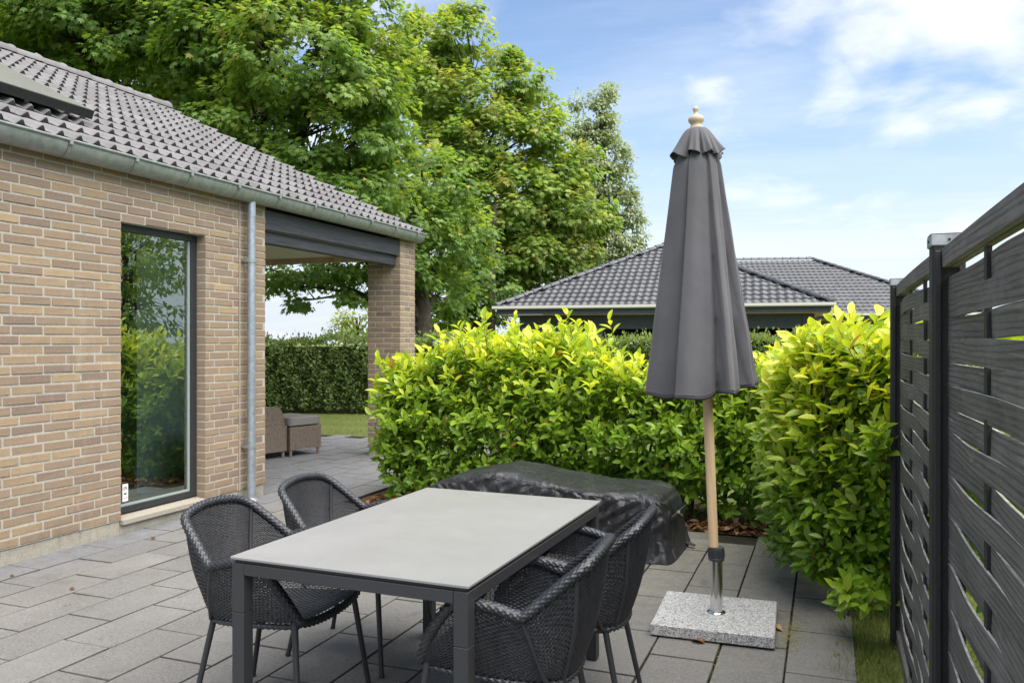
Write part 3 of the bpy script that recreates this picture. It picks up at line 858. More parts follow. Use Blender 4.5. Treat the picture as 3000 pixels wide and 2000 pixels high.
def build_roof_things():
    # solar panel resting on the roof, its corner in view
    ang = math.atan2(RZ1-RZ0, RX0-RX1)
    sp = tag(empty('solar_panel', (RX0-.62, 5.0, RZ0+.46)), 'black framed solar panel mounted above the roof tiles by the gutter', 'solar panel')
    sp.rotation_euler = (0, -(-ang), 0)
    sp.rotation_euler = (0, ang, 0)
    # local -x runs up the slope, y along the house
    b = MB().box(-1.6, 0, -1.9, 0, -.075, -.004)
    link('frame', b.mesh(), M['panel_frame'], sp)
    link('glass_sheet', MB().box(-1.575, -.022, -1.88, -.022, -.0035, .001).mesh(), M['solar'], sp)
    for y in (-.5, -1.4):
        link('mount', MB().box(-.14, -.1, y-.02, y+.02, -.2, -.076).mesh(), M['zinc'], sp)
    for x in (-.5, -1.2): link('rail', MB().box(x-.02, x+.02, -1.95, -.01, -.115, -.0755).mesh(), M['panel_frame'], sp)
    # alarm sticker on the pane
    st = tag(empty('alarm_sticker', (XW-.1135, 4.868, .215)), 'small white alarm company sticker in the lower corner of the window', 'sticker')
    v, f = boxvf(0, .0015, .0, .055, 0, .135)
    link('backing', me_from(v, f), M['white_sticker'], st)
    def text(body, size, y, z, mat):
        c = bpy.data.curves.new('lettering', 'FONT'); c.body = body; c.size = size; c.extrude = .0002; c.align_x = 'CENTER'
        o = bpy.data.objects.new('lettering', c); COL.objects.link(o)
        bpy.context.view_layer.update()
        me = bpy.data.meshes.new_from_object(o); bpy.data.objects.remove(o)
        me.materials.clear()
        return link('lettering', me, M[mat], st, (.0021, y, z), (R(90), 0, R(90)))
    text('G', .034, .0155, .088, 'black_print'); text('4', .034, .0275, .096, 'red_print'); text('S', .034, .0395, .088, 'black_print')
    text('ALARM', .0125, .0275, .022, 'red_print')
    b = MB().box(.0016, .002, .014, .032, .052, .066); b.add([(.0018,.032,.056),(.0018,.040,.052),(.0018,.040,.066),(.0018,.032,.062)], [(0,1,2,3)])
    link('camera_symbol', b.mesh(), M['black_print'], st)
    # armchair with a patterned throw just inside the window
    ch = tag(empty('patterned_armchair', (XW-.48, 4.83, .112)), 'yellow and brown patterned throw over a chair just inside the window', 'throw')
    v = []; f = []; n = 18
    for i in range(n):
        for k in range(12):
            z = .02 + .58*i/(n-1); w = 2*PI*k/12
            rx = .24*(1-.12*math.sin(i*.8))*(1 - .25*(i/(n-1))**4); ry = .30*(1 - .3*(i/(n-1))**3)
            v.append((rx*math.cos(w)*(1+.05*math.sin(3*w+i)), ry*math.sin(w) + .14, z))
    for i in range(n-1):
        for k in range(12): f.append((i*12+k, i*12+(k+1) % 12, (i+1)*12+(k+1) % 12, (i+1)*12+k))
    f.append(tuple((n-1)*12+k for k in range(12)))
    link('throw', me_from(v, f, 'throw', True), M['throw'], ch)
    for sx in (-1, 1):
        for sy in (-1, 1): link('leg', MB().tube([(sx*.15, sy*.15+.14, 0), (sx*.15, sy*.15+.14, .05)], .02, 8).mesh(), M['beech'], ch)
build_roof_things()
#--PART3--
# ================================================================== fence
def fence_panel(p0, p1, ztop, label, seed, phase):
    """woven panel between two plan points; local x runs from p0 to p1, y towards the terrace"""
    a, b = Vector((*p0, 0)), Vector((*p1, 0)); L = (b-a).length; ang = math.atan2(b.y-a.y, b.x-a.x)
    pn = tag(empty('woven_fence', a, ang), label, 'fence', 'woven fence panels')
    z0 = .06; pitch = .0613; n = int((ztop-.055-z0)/pitch)
    bat = [L*.335, L*.668]
    rnd = random.Random(seed)
    def arch(x): return .005*math.sin(PI*x/L)
    nx = 34
    for i in range(n):
        zc = z0 + pitch*(i+.5)
        s = 1 if (i + phase) % 2 == 0 else -1
        wob = [rnd.uniform(-.003, .003) for _ in range(4)]; tilt = rnd.gauss(0, .06); bul = rnd.uniform(.85, 1.15)
        v = []; f = []
        hh = pitch*.5 + rnd.uniform(-.002, .0012); th = .003
        k0 = rnd.uniform(0, 6)
        for k in range(nx):
            x = L*k/(nx-1)
            q_ = math.sin(2*PI*x/L); y = s*.0095*bul*q_*abs(q_)**1.2
            zz = zc + arch(x)*(i/n) + .004*math.sin(k0 + x*4) + wob[0]
            lean = tilt*math.sin(PI*x/L)
            for (dy, dz) in ((-th, -hh), (th, -hh), (th, hh), (-th, hh)):
                v.append((x, y + dy + lean*dz + .25*(dz)*(.12*s), zz + dz))
        for k in range(nx-1):
            for q in range(4):
                f.append((k*4+q, k*4+(q+1) % 4, (k+1)*4+(q+1) % 4, (k+1)*4+q))
        f.append((3,2,1,0)); e = (nx-1)*4; f.append((e, e+1, e+2, e+3))
        me = me_from(v, f, 'slat'); fix_normals(me); me.materials.append(M['fence']); me.materials.append(M['fence_edge'])
        me.polygons.foreach_set('material_index', [1 if (q % 4 == 2 and q < 4*(nx-1)) else 0 for q in range(len(f))])
        link('slat', me, None, pn)
    # top and bottom rails, one each side
    for zr, nm in ((ztop-.052, 'top_rail'), (z0-.045, 'bottom_rail')):
        for sy in (-1, 1):
            v = []; f = []
            for k in range(12):
                x = L*k/11; z = zr + (arch(x) if nm == 'top_rail' else 0)
                for (yy, dz) in ((sy*.011-.009, 0), (sy*.011+.009, 0), (sy*.011+.009, .052), (sy*.011-.009, .052)): v.append((x, yy, z+dz))
            for k in range(11):
                for q in range(4): f.append((k*4+q, k*4+(q+1) % 4, (k+1)*4+(q+1) % 4, (k+1)*4+q))
            f += [(3,2,1,0), (44,45,46,47)]
            me = me_from(v, f, nm); fix_normals(me); link(nm, me, M['fence'], pn)
    for x in bat:
        link('batten', fix_normals(MB().box(x-.016, x+.016, -.0055, .0055, z0-.04, ztop-.053, .001).mesh()), M['black_post'], pn)
    for x in (.008, L-.008):
        for sy in (-1, 1):
            link('edge_strip', fix_normals(MB().box(x-.007, x+.007, sy*.03-.008, sy*.03+.008, z0-.04, ztop-.005, .002).mesh()), M['black_post'], pn)
    return pn
def fence_post(x, y, ztop, label):
    p = tag(empty('fence_post', (x, y, 0)), label, 'fence post', 'fence posts')
    link('post', fix_normals(MB().box(-.042, .042, -.042, .042, -.1, ztop, .005).mesh()), M['black_post'], p)
    b = MB().box(-.047, .047, -.047, .047, ztop-.03, ztop+.004, .003)
    b.add([(-.047,-.047,ztop+.0045),(.047,-.047,ztop+.0045),(.047,.047,ztop+.0045),(-.047,.047,ztop+.0045),(0,0,ztop+.014)], [(0,1,4),(1,2,4),(2,3,4),(3,0,4)])
    link('cap', fix_normals(b.mesh()), M['post_cap'], p)
    for sx, sy in ((0, -.0475), (-.0475, 0)):
        link('screw', MB().lathe([(.004, -.001), (.004, .002)], 8, Matrix.Translation((sx, sy, ztop-.013)) @ (Matrix.Rotation(PI/2, 4, 'X') if sx == 0 else Matrix.Rotation(-PI/2, 4, 'Y'))).mesh(), M['black_post'], p)
fence_post(.338, 4.42, 1.765, 'far black fence post with metal cap at the end of the woven fence')
fence_post(.322, 2.62, 1.765, 'near black fence post with metal cap between two woven panels')
fence_panel((.337, 4.372), (.324, 2.668), 1.735, 'far woven black timber fence panel ending at the laurel hedge', 3, 0)
fence_panel((.322, 2.572), (.325, .85), 1.725, 'near woven black timber fence panel at the right picture edge', 9, 1)

# ================================================================== table and chairs
def build_table():
    x0, x1, y0, y1, H = -1.902, -.994, 2.279, 3.708, .727
    cx, cy = (x0+x1)/2, (y0+y1)/2; w, l = (x1-x0)/2, (y1-y0)/2
    t = tag(empty('dining_table', (cx, cy, 0), R(-1.3)), 'rectangular grey-topped garden dining table with black metal legs', 'table')
    link('tabletop', fix_normals(MB().box(-w, w, -l, l, H-.010, H, .0018).mesh()), M['tabletop'], t)
    link('under_frame', fix_normals(MB().box(-w+.012, w-.012, -l+.012, l-.012, H-.022, H-.0105, .001).mesh()), M['powder'], t)
    a = .004
    for sx in (-1, 1): link('apron_rail', fix_normals(MB().box(sx*(w-a)-.0 if sx < 0 else w-a-.045, (-w+a+.045) if sx < 0 else w-a, -l+a+.051, l-a-.051, H-.062, H-.0225, .002).mesh()), M['powder'], t)
    for sy in (-1, 1): link('apron_rail', fix_normals(MB().box(-w+a+.051, w-a-.051, (-l+a) if sy < 0 else l-a-.045, (-l+a+.045) if sy < 0 else l-a, H-.062, H-.0225, .002).mesh()), M['powder'], t)
    for sx in (-1, 1):
        for sy in (-1, 1):
            X0 = -w+a if sx < 0 else w-a-.050; Y0 = -l+a if sy < 0 else l-a-.050
            b = MB().box(X0, X0+.050, Y0, Y0+.050, .006, H-.192, .002).box(X0, X0+.050, Y0, Y0+.050, H-.191, H-.0225, .002)
            leg = link('leg', fix_normals(b.mesh()), M['powder'], t)
            link('foot', MB().box(X0+.004, X0+.046, Y0+.004, Y0+.046, 0, .0058).mesh(), M['dark_plastic'], leg)
build_table()

def weave(S, nu, nv, stakes, wfac=.46, amp=.0024, per=4):
    """woven skin on S(a,b): strands run along a, crossing `stakes` uprights; returns V,F"""
    A = np.linspace(0, 1, stakes*per+1); Vs = []; Fs = []; base = 0
    eps = 1e-3
    for j in range(nv):
        b = (j+.5)/nv
        P = S(A, np.full_like(A, b)); Pb = S(A, np.full_like(A, min(1, b+eps))) - S(A, np.full_like(A, max(0, b-eps)))
        den = (min(1, b+eps)-max(0, b-eps))
        dB = Pb/den
        hb = np.linalg.norm(dB, axis=1, keepdims=True)/nv
        tb = dB/np.maximum(np.linalg.norm(dB, axis=1, keepdims=True), 1e-9)
        ta = np.gradient(P, axis=0); ta /= np.maximum(np.linalg.norm(ta, axis=1, keepdims=True), 1e-9)
        n = np.cross(ta, tb); n /= np.maximum(np.linalg.norm(n, axis=1, keepdims=True), 1e-9)
        ph = np.cos(A*stakes*PI + (j % 2)*PI)[:, None]
        C = P + n*ph*amp
        w = hb*wfac
        rows = [C - tb*w, C + n*np.sign(ph+1e-6)*0 + n*.0006, C + tb*w]
        m = len(A)
        V = np.concatenate(rows)
        i = np.arange(m-1)
        F = np.concatenate([np.stack([i, i+1, i+1+m, i+m], 1), np.stack([i+m, i+1+m, i+1+2*m, i+2*m], 1)])
        Vs.append(V); Fs.append(F+base); base += len(V)
    return np.concatenate(Vs), np.concatenate(Fs), base
def stake_mesh(S, stakes, r, nb=10):
    b = MB(); B = np.linspace(0, 1, nb)
    for k in range(stakes+1):
        P = S(np.full(nb, k/stakes), B)
        v, f = tubevf(P, r, 4, False); b.add(v, f)
    return b
def chair_prototype():
    rim = np.array([(.285,.215,.430),(.245,.250,.520),(.170,.272,.618),(.105,.275,.642),(.02,.272,.636),(-.055,.266,.616),(-.085,.262,.622),(-.155,.236,.682),(-.225,.208,.742),(-.258,.180,.767),(-.272,.13,.782),(-.280,.06,.791),(-.282,0,.793)])
    bot = np.array([(.283,.205,.408),(.225,.212,.402),(.13,.216,.396),(.05,.215,.391),(-.02,.208,.387),(-.08,.196,.383),(-.115,.182,.381),(-.145,.160,.379),(-.165,.135,.378),(-.178,.105,.377),(-.186,.07,.377),(-.190,.035,.377),(-.192,0,.377)])
    def full(h):
        m = h[:-1] * np.array([1,-1,1]); c = np.concatenate([h, m[::-1]]); return c
    def dense(c): return catmull(c, 12)
    RI, BO = dense(full(rim)), dense(full(bot)); nn = len(RI)
    T = np.linspace(0, 1, nn)
    def surf(t, b):
        r = np.stack([np.interp(t, T, RI[:, i]) for i in range(3)], 1); o = np.stack([np.interp(t, T, BO[:, i]) for i in range(3)], 1)
        b = b[:, None]; p = o*(1-b) + r*b
        # belly of the basket: lower part bulges outwards
        out = np.stack([o[:, 0]-.05, o[:, 1], np.zeros(len(o))], 1); out /= np.maximum(np.linalg.norm(out, axis=1, keepdims=True), 1e-6)
        return p + out*(.018*np.sin(PI*b**.8))
    tb0, tb1 = 8.2/24, 15.8/24      # back panel between the two stiles
    ch = empty('wicker_chair')
    parts = []
    def P(name, me, mat, par=ch, smooth=False):
        o = link(name, me, mat, par); return o
    # sides
    for nm, t0, t1 in (('side_panel', 0.004, tb0), ('side_panel', tb1, .996)):
        S = lambda a, b, t0=t0, t1=t1: surf(t0 + (t1-t0)*a, b)
        V, F, base = weave(S, 0, 38, 44, .41, .0024)
        sk = stake_mesh(S, 44, .0016)
        me = me_np(np.concatenate([V, np.array([tuple(x) for x in sk.v])]), np.concatenate([F, np.array(sk.f)+base]), nm, True)
        P(nm, me, M['wicker'])
    S = lambda a, b: surf(tb0 + (tb1-tb0)*a, b)
    V, F, base = weave(S, 0, 66, 60, .42, .0021)
    sk = stake_mesh(S, 60, .0014)
    P('back_panel', me_np(np.concatenate([V, np.array([tuple(x) for x in sk.v])]), np.concatenate([F, np.array(sk.f)+base]), 'back_panel', True), M['wicker'])
    # seat
    Bo = full(bot)
    half = len(Bo)//2
    def seat(a, b):      # a from one side to the other, b from front to back
        t = b*.5*.985
        l = np.stack([np.interp(t, T, BO[:, i]) for i in range(3)], 1); r = l*np.array([1,-1,1])
        aa = a[:, None]; p = l*(1-aa)+r*aa
        p[:, 2] += .012 - .020*np.sin(PI*a)*np.sin(PI*np.clip(b*1.2, 0, 1)) ; p[:, 0] += .022*np.sin(PI*a)*(1-b)**3
        return p
    V, F, base = weave(seat, 0, 70, 44, .49, .0016, 3)
    sk = stake_mesh(seat, 44, .0013, 14)
    P('seat', me_np(np.concatenate([V, np.array([tuple(x) for x in sk.v])]), np.concatenate([F, np.array(sk.f)+base]), 'seat', True), M['wicker'])
    # braided rim
    def braid(path, r0, n=420, nr=28, strands=14, period=.024):
        Pp = resample(path, n); fr = frames([tuple(p) for p in Pp]); L = np.r_[0, np.cumsum(np.linalg.norm(np.diff(Pp, axis=0), axis=1))]
        v = []; f = []
        for i, (p, t, a, b) in enumerate(fr):
            for k in range(nr):
                w = 2*PI*k/nr; sidx = int(k*strands/nr)
                q = (k*strands/nr) % 1.0
                r = r0*(1 + .10*math.sin(PI*q)) + .0026*math.sin(2*PI*(L[i]/period) + PI*sidx) - (.0012 if q < .01 else 0)
                v.append(p + a*(r*math.cos(w)) + b*(r*math.sin(w)))
        for i in range(n-1):
            for k in range(nr): f.append((i*nr+k, i*nr+(k+1) % nr, (i+1)*nr+(k+1) % nr, (i+1)*nr+k))
        return me_from(v, f, 'rim', True)
    P('rim', braid(RI, .0165, 520), M['wicker'])
    fe = catmull([(.285,.215,.430),(.292,.205,.418),(.300,.16,.408),(.308,.08,.402),(.310,0,.400),(.308,-.08,.402),(.300,-.16,.408),(.292,-.205,.418),(.285,-.215,.430)], 6)
    P('seat_front_rim', braid(fe, .0150, 170), M['wicker'])
    P('base_rim', braid(BO - np.array([0,0,.004]), .0095, 300, 16, 8), M['wicker'])
    # stiles, frame rods, legs
    for s in (-1, 1):
        b = MB()
        ii = int(8.2/24*(nn-1)); top = RI[ii].copy(); lo = BO[ii].copy(); mid = surf(np.array([8.2/24]), np.array([.5]))[0]
        for p in (top, lo, mid): p[1] *= s
        b.tube(catmull([top, mid, lo], 6), .009, 8)
        P('stile', b.mesh('stile', True), M['powder'])
        b = MB(); b.tube(catmull([(-.066, s*.262, .615), (-.095, s*.240, .52), (-.125, s*.195, .40), (-.14, s*.172, .375)], 6), .0085, 8)
        P('arm_support', b.mesh('arm_support', True), M['powder'])
        b = MB(); b.tube([(-.135, s*.160, .385), (-.215, s*.192, .004)], [.0125, .0105], 10)
        lg = P('leg', b.mesh('leg', True), M['powder']); P('foot', MB().tube([(-.2148, s*.1918, .012), (-.216, s*.1925, 0)], .0125, 10).mesh(), M['dark_plastic'], lg)
        b = MB(); b.tube([(.268, s*.212, .418), (.318, s*.262, .004)], [.0125, .0105], 10)
        lg = P('leg', b.mesh('leg', True), M['powder']); P('foot', MB().tube([(.317, s*.261, .012), (.3185, s*.2625, 0)], .0125, 10).mesh(), M['dark_plastic'], lg)
    P('seat_frame', MB().tube(catmull([(.26,.19,.392),(.0,.19,.374),(-.14,.15,.366),(-.17,0,.366),(-.14,-.15,.366),(.0,-.19,.374),(.26,-.19,.392)], 5), .008, 6).mesh('seat_frame', True), M['powder'])
    return ch
def copy_tree(o, parent=None):
    c = o.copy(); COL.objects.link(c); c.parent = parent
    for k in [x for x in bpy.data.objects if x.parent == o]: copy_tree(k, c)
    return c
proto = chair_prototype()
for i, (x, y, rz, lab) in enumerate([
        (-2.125, 2.765, 2, 'black wicker armchair at the near left corner of the grey table'),
        (-2.135, 3.395, 1, 'black wicker armchair at the far left side of the table, nearest the house'),
        (-.965, 2.640, 183, 'black wicker armchair in the foreground at the near right of the table'),
        (-.925, 3.185, 182, 'black wicker armchair at the far right of the table, before the black cover')]):
    c = proto if i == 0 else copy_tree(proto)
    c.location = (x, y, 0); c.rotation_euler = (0, 0, R(rz))
    tag(c, lab, 'chair', 'wicker chairs round the table')

# ================================================================== parasol
def build_parasol():
    bx, by = -.531, 4.345
    base = tag(empty('parasol_stand', (bx, by, 0), R(2)), 'square grey granite parasol base with upright steel tube', 'parasol stand')
    v, f = boxvf(-.295, .295, -.285, .285, .008, .064, .004)
    link('granite_slab', fix_normals(me_from(v, f)), M['granite'], base)
    link('foot_pad', MB().box(-.2, .2, -.2, .2, .0, .0078).mesh(), M['dark_plastic'], base)
    link('flange', MB().lathe([(.048, .0642), (.048, .068), (.034, .071)], 28).mesh('flange', True), M['steel'], base)
    link('steel_tube', MB().lathe([(.0315, .0645), (.0315, .335)], 32).mesh('steel_tube', True), M['steel'], base)
    b = MB().lathe([(.038, .332), (.0415, .338), (.0415, .345), (.040, .348), (.040, .388), (.041, .392), (.0385, .402), (.029, .404)], 32)
    for k in range(12):
        w = 2*PI*k/12; c, s = math.cos(w), math.sin(w)
        b.add([(c*.039-s*.003, s*.039+c*.003, .349), (c*.039+s*.003, s*.039-c*.003, .349), (c*.043+s*.002, s*.043-c*.002, .352), (c*.043-s*.002, s*.043+c*.002, .352),
               (c*.039-s*.003, s*.039+c*.003, .388), (c*.039+s*.003, s*.039-c*.003, .388), (c*.043+s*.002, s*.043-c*.002, .385), (c*.043-s*.002, s*.043+c*.002, .385)],
              [(0,1,2,3), (7,6,5,4), (3,2,6,7), (0,3,7,4), (1,5,6,2)])
    link('clamp_collar', b.mesh('clamp_collar', False), M['dark_plastic'], base)
    # parasol: leans slightly
    p = tag(empty('parasol', (bx, by, .07)), 'closed charcoal grey parasol on a wooden pole, standing beside the table', 'parasol')
    lean = Vector((-.100, -.038, 2.6)).normalized()
    q = Vector((0, 0, 1)).rotation_difference(lean); p.rotation_mode = 'QUATERNION'; p.rotation_quaternion = q
    zo = .07
    link('pole', MB().lathe([(.0245, .30), (.0260, 1.2), (.0260, 2.50)], 24).mesh('pole', True), M['beech'], p)
    # finial
    zf = 2.498
    prof = [(.036, 0), (.036, .006), (.030, .012), (.027, .022), (.030, .028), (.038, .036), (.041, .047), (.039, .057), (.030, .066), (.016, .072), (.0105, .080), (.010, .088), (.0135, .094), (.0155, .101), (.0145, .108), (.009, .114), (.002, .116)]
    link('finial', MB().lathe([(r, z+zf) for r, z in prof], 28).mesh('finial', True), M['finial'], p)
    # canopy: folded panels
    nz, nt = 90, 288
    ribs = 8
    ztop, zbot = 2.475, 1.150
    rnd = random.Random(4)
    rot0 = .30
    amps = [rnd.uniform(.75, 1.2) for _ in range(ribs)]; skew = [rnd.uniform(-.25, .25) for _ in range(ribs)]; drop = [rnd.uniform(-.02, .03) for _ in range(ribs)]
    twist = [rnd.uniform(-.05, .05) for _ in range(ribs)]
    v = []; f = []
    for i in range(nz):
        s = i/(nz-1)
        for k in range(nt):
            w = 2*PI*k/nt; ww = (w + rot0 + .10*s + .16*math.sin(2*w+.7)) % (2*PI)
            seg = ww/(2*PI)*ribs; j = int(seg) % ribs; x = seg - int(seg); x = min(.9999, max(0, x + .5*skew[j]*x*(1-x)))
            # outline radius: tight at the top, flaring to the hem
            R0 = .042 + .058*min(1, s/.13)**.8 + .186*max(0, (s-.03))**1.02
            # each panel bellies out between two deep pleats
            xx = x
            bel = math.sin(PI*xx)
            rise = min(1, xx/.09); rise = rise*rise*(3-2*rise)
            pleat = rise*(1 - .62*xx**1.6*(.8+.4*amps[j]))
            a = amps[j]
            depth = .10 + .44*s**.8
            r = R0*(1.06 - depth*(1-pleat)) * (1 + .06*(a-1)*s*2)
            r += .014*s*math.sin(2*PI*xx*1.5 + j)*a*(s**.6)*bel
            r += .011*s*mnoise.noise(Vector((w*1.7, s*2.3, 5.0))) + .0045*mnoise.noise(Vector((w*3, s*7, j*2.0)))*(.3+s)
            # hem hangs lower in the middle of a panel
            z = ztop + (zbot - ztop)*s + (.5*drop[j]*s*s) - .005*s*s*bel
            z += .006*s*s*math.sin(3*PI*xx + j) - .038*s*s*max(0, math.cos(w + 1.75))
            v.append((r*math.cos(w) - .028*s, r*math.sin(w) - .011*s, z))
    for i in range(nz-1):
        for k in range(nt):
            l = (k+1) % nt; f.append((i*nt+k, (i+1)*nt+k, (i+1)*nt+l, i*nt+l))
    # turned-in hem and inner folds
    base_i = (nz-1)*nt
    for ring, (sc, up) in enumerate(((.965, .006), (.62, .06), (.3, .16))):
        b0 = len(v)
        for k in range(nt):
            x_, y_, z_ = v[base_i+k]; v.append((x_*sc, y_*sc, z_+up))
        prev = base_i if ring == 0 else b0-nt
        for k in range(nt):
            l = (k+1) % nt; f.append((prev+k, b0+k, b0+l, prev+l))
    can = link('canopy', me_from(v, f, 'canopy', True), M['cloth'], p)
    # stitched hem line
    hem = [Vector(v[base_i+k]) for k in range(0, nt, 2)]
    link('hem', MB().tube([(h.x*1.004, h.y*1.004, h.z+.022) for h in hem], .0018, 5, False, True).mesh('hem', True), M['cloth'], can)
    # top flounce
    v = []; f = []; nz2 = 26
    for i in range(nz2):
        s = i/(nz2-1)
        for k in range(nt):
            w = 2*PI*k/nt; ww = (w + rot0 + .25 + .22*math.sin(w*2+2)) % (2*PI); seg = ww/(2*PI)*ribs; x = seg-int(seg); j = int(seg) % ribs
            R0 = .038 + .088*(s**.62)
            fold = math.sin(PI*x)**.7
            fa = (.45, 1.3, .8, 1.5, .6, 1.1, .9, 1.4)[j]
            fb = (.45, 1.3, .8, 1.5, .6, 1.1, .9, 1.4)[(j+1) % 8]; fa = fa + (fb-fa)*x
            r = R0*(1 - .27*fa*s*(1-fold)) + .010*s*s*math.sin(4*PI*x+j) + .020*s**3*fold
            z = 2.500 - .150*s**1.15 + .030*fa*s*s*(fold-.6) - .012*s*s*math.sin(2*PI*x + j*1.7)
            v.append((r*math.cos(w), r*math.sin(w), z))
    for i in range(nz2-1):
        for k in range(nt):
            l = (k+1) % nt; f.append((i*nt+k, (i+1)*nt+k, (i+1)*nt+l, i*nt+l))
    b0 = len(v)
    for k in range(nt):
        x_, y_, z_ = v[(nz2-1)*nt+k]; v.append((x_*.95, y_*.95, z_+.004))
    for k in range(nt):
        l = (k+1) % nt; f.append(((nz2-1)*nt+k, b0+k, b0+l, (nz2-1)*nt+l))
    link('flounce', me_from(v, f, 'flounce', True), M['cloth'], p)
    # silver lining flaps and rib tips below the hem
    for j in range(8):
        w = 2*PI*j/8 + .2
        r0 = .17
        link('rib', MB().tube([(r0*math.cos(w), r0*math.sin(w), 1.16), (.06*math.cos(w), .06*math.sin(w), 1.75), (.03*math.cos(w), .03*math.sin(w), 2.42)], .006, 6).mesh(), M['beech'], p)
    for w, r0 in ((-2.35, .075), (-1.15, .062), (-1.9, .10)):
        b = MB(); n = 7; vv = []; ff = []
        for i in range(n):
            for k in range(n):
                a = w + (k/(n-1)-.5)*.9; r = r0 + .05*(i/(n-1)); z = 1.125 + .06*(i/(n-1)) + .012*math.sin(k*1.3+i)
                vv.append((r*math.cos(a), r*math.sin(a), z))
        for i in range(n-1):
            for k in range(n-1): ff.append((i*n+k, i*n+k+1, (i+1)*n+k+1, (i+1)*n+k))
        link('lining_flap', me_from(vv, ff, 'lining', True), M['silver_lining'], p)
    link('locking_pin', MB().tube([(-.062, -.035, 1.17), (-.060, -.036, 1.02)], .003, 8).mesh(), M['steel'], p)
build_parasol()

# ================================================================== covered furniture
def build_cover():
    x0, x1 = -2.95, -.965
    t = tag(empty('covered_furniture', ((x0+x1)/2, 5.78, 0), R(-2)), 'long low garden furniture under a crumpled black tarpaulin before the hedge', 'furniture cover')
    ns, nt = 300, 170
    jr = random.Random(2)
    L = x1-x0
    v = []; f = []
    for i in range(ns):
        s_ = -1 + 2*i/(ns-1)
        s = s_
        Ht = np.interp(s, [-1, -.75, -.3, .1, .5, .9, 1], [.36, .44, .53, .50, .46, .44, .42])
        W = np.interp(s, [-1, -.5, .4, .8, 1], [.33, .36, .35, .36, .36])
        for k in range(nt):
            s = min(1, max(-1, s_ + (0 if abs(s_) > .95 else 0))); e = (1-abs(s)**(22 if s > 0 else 8))**(1/2.6); X = s*L/2
            w = PI*min(1, max(0, (k + (0 if k in (0, nt-1) else 0))/(nt-1))); c, sn = math.cos(w), math.sin(w)
            y = -W*math.copysign(abs(c)**.20, c)*(.55+.45*e)
            z = Ht*(sn**.22)*(.0+1.0*e)
            # skirt flares near the ground
            fl = max(0, 1 - z/.16); y *= 1 + .10*fl
            xx = X + .035*math.copysign(1, s)*fl*(1 if abs(s) > .93 else 0)
            P = Vector((xx*3.1, y*3.1, z*3.1))
            n1 = mnoise.noise(P*.9); n2 = mnoise.noise(P*2.1 + Vector((7,3,1)));
            ridge = abs(mnoise.noise(Vector((xx*5.5 + z*5.0, y*3.0, z*2.4)))) ; rid2 = abs(mnoise.noise(Vector((xx*11 - z*7, y*7, z*6)) + Vector((3,9,2))))
            side = 1 - min(1, sn**.30)**6 if z < Ht*.93 else .22
            def fold(q): return abs((q % 1.0) - .5)*2
            m1 = min(1, max(0, .5 + 1.6*mnoise.noise(Vector((xx*1.7, z*1.5, 4.2 + c))))); hb = 1 - min(1, z/Ht)
            wob_ = .55*mnoise.noise(Vector((xx*2.6, z*4.0, c*2)))
            fA = fold(xx*6.2 + z*7.5 + 1.4*wob_); fB = fold(xx*7.1 - z*8.5 + 1.6*wob_ + .3); fC = fold(xx*13.5 + z*3.4 + 2*wob_)
            onside = 1.0 if z < Ht*.90 else .10
            d = .006*n1 + .005*n2 + onside*((.036*(fA-.5)*m1 + .036*(fB-.5)*(1-m1))*(.4+.6*hb) + .008*(fC-.5) + .012*(.25-rid2)) + (1-onside)*(.006*(fold(xx*2.2 - y*5)-.5))
            nx_, ny_, nz_ = (.25*s*abs(s)**6, -c, sn*.6)
            ln = math.sqrt(nx_**2+ny_**2+nz_**2)+1e-6
            sag = -.028*math.sin(PI*min(1, max(0, (s+.1)/.9)))*sn**3
            v.append((xx + d*nx_/ln, y + d*ny_/ln, max(.004, z + d*nz_/ln + sag)))
    for i in range(ns-1):
        for k in range(nt-1):
            a_, b_, c_, d_ = i*nt+k, i*nt+k+1, (i+1)*nt+k+1, (i+1)*nt+k
            f += [(a_, b_, c_), (a_, c_, d_)] if jr.random() < .5 else [(a_, b_, d_), (b_, c_, d_)]
    for i, rev in ((0, False), (ns-1, True)):
        q = tuple(i*nt+k for k in range(nt)); f.append(q if not rev else q[::-1])
    me = me_from(v, f, 'tarpaulin', True); fix_normals(me)
    link('tarpaulin', me, M['tarp'], t)
    # strap with buckle, tail of strap
    link('strap', MB().box(L/2+.002, L/2+.014, -.22, .24, .265, .285).mesh(), M['black_post'], t)
    link('buckle', MB().tube([(L/2+.018, -.06, .29), (L/2+.03, -.02, .268), (L/2+.028, .0, .262)], .012, 8).mesh('b', True), M['steel'], t)
    link('strap', MB().add([(L/2+.02,.16,.03),(L/2+.09,.12,.02),(L/2+.10,.15,.024),(L/2+.03,.19,.034),(L/2+.02,.16,.026),(L/2+.09,.12,.016),(L/2+.10,.15,.020),(L/2+.03,.19,.030)], [(0,1,2,3),(7,6,5,4),(0,4,5,1),(1,5,6,2),(2,6,7,3),(3,7,4,0)]).mesh(), M['black_post'], t)
    # the low lounge frame that shows below the cover towards the table
    link('frame_rail', MB().box(-.35, .42, -.425, -.395, .20, .235).mesh(), M['powder'], t)
    for x in (-.33, .40): link('frame_leg', MB().box(x-.015, x+.015, -.42, -.395, .0, .20).mesh(), M['powder'], t)
build_cover()

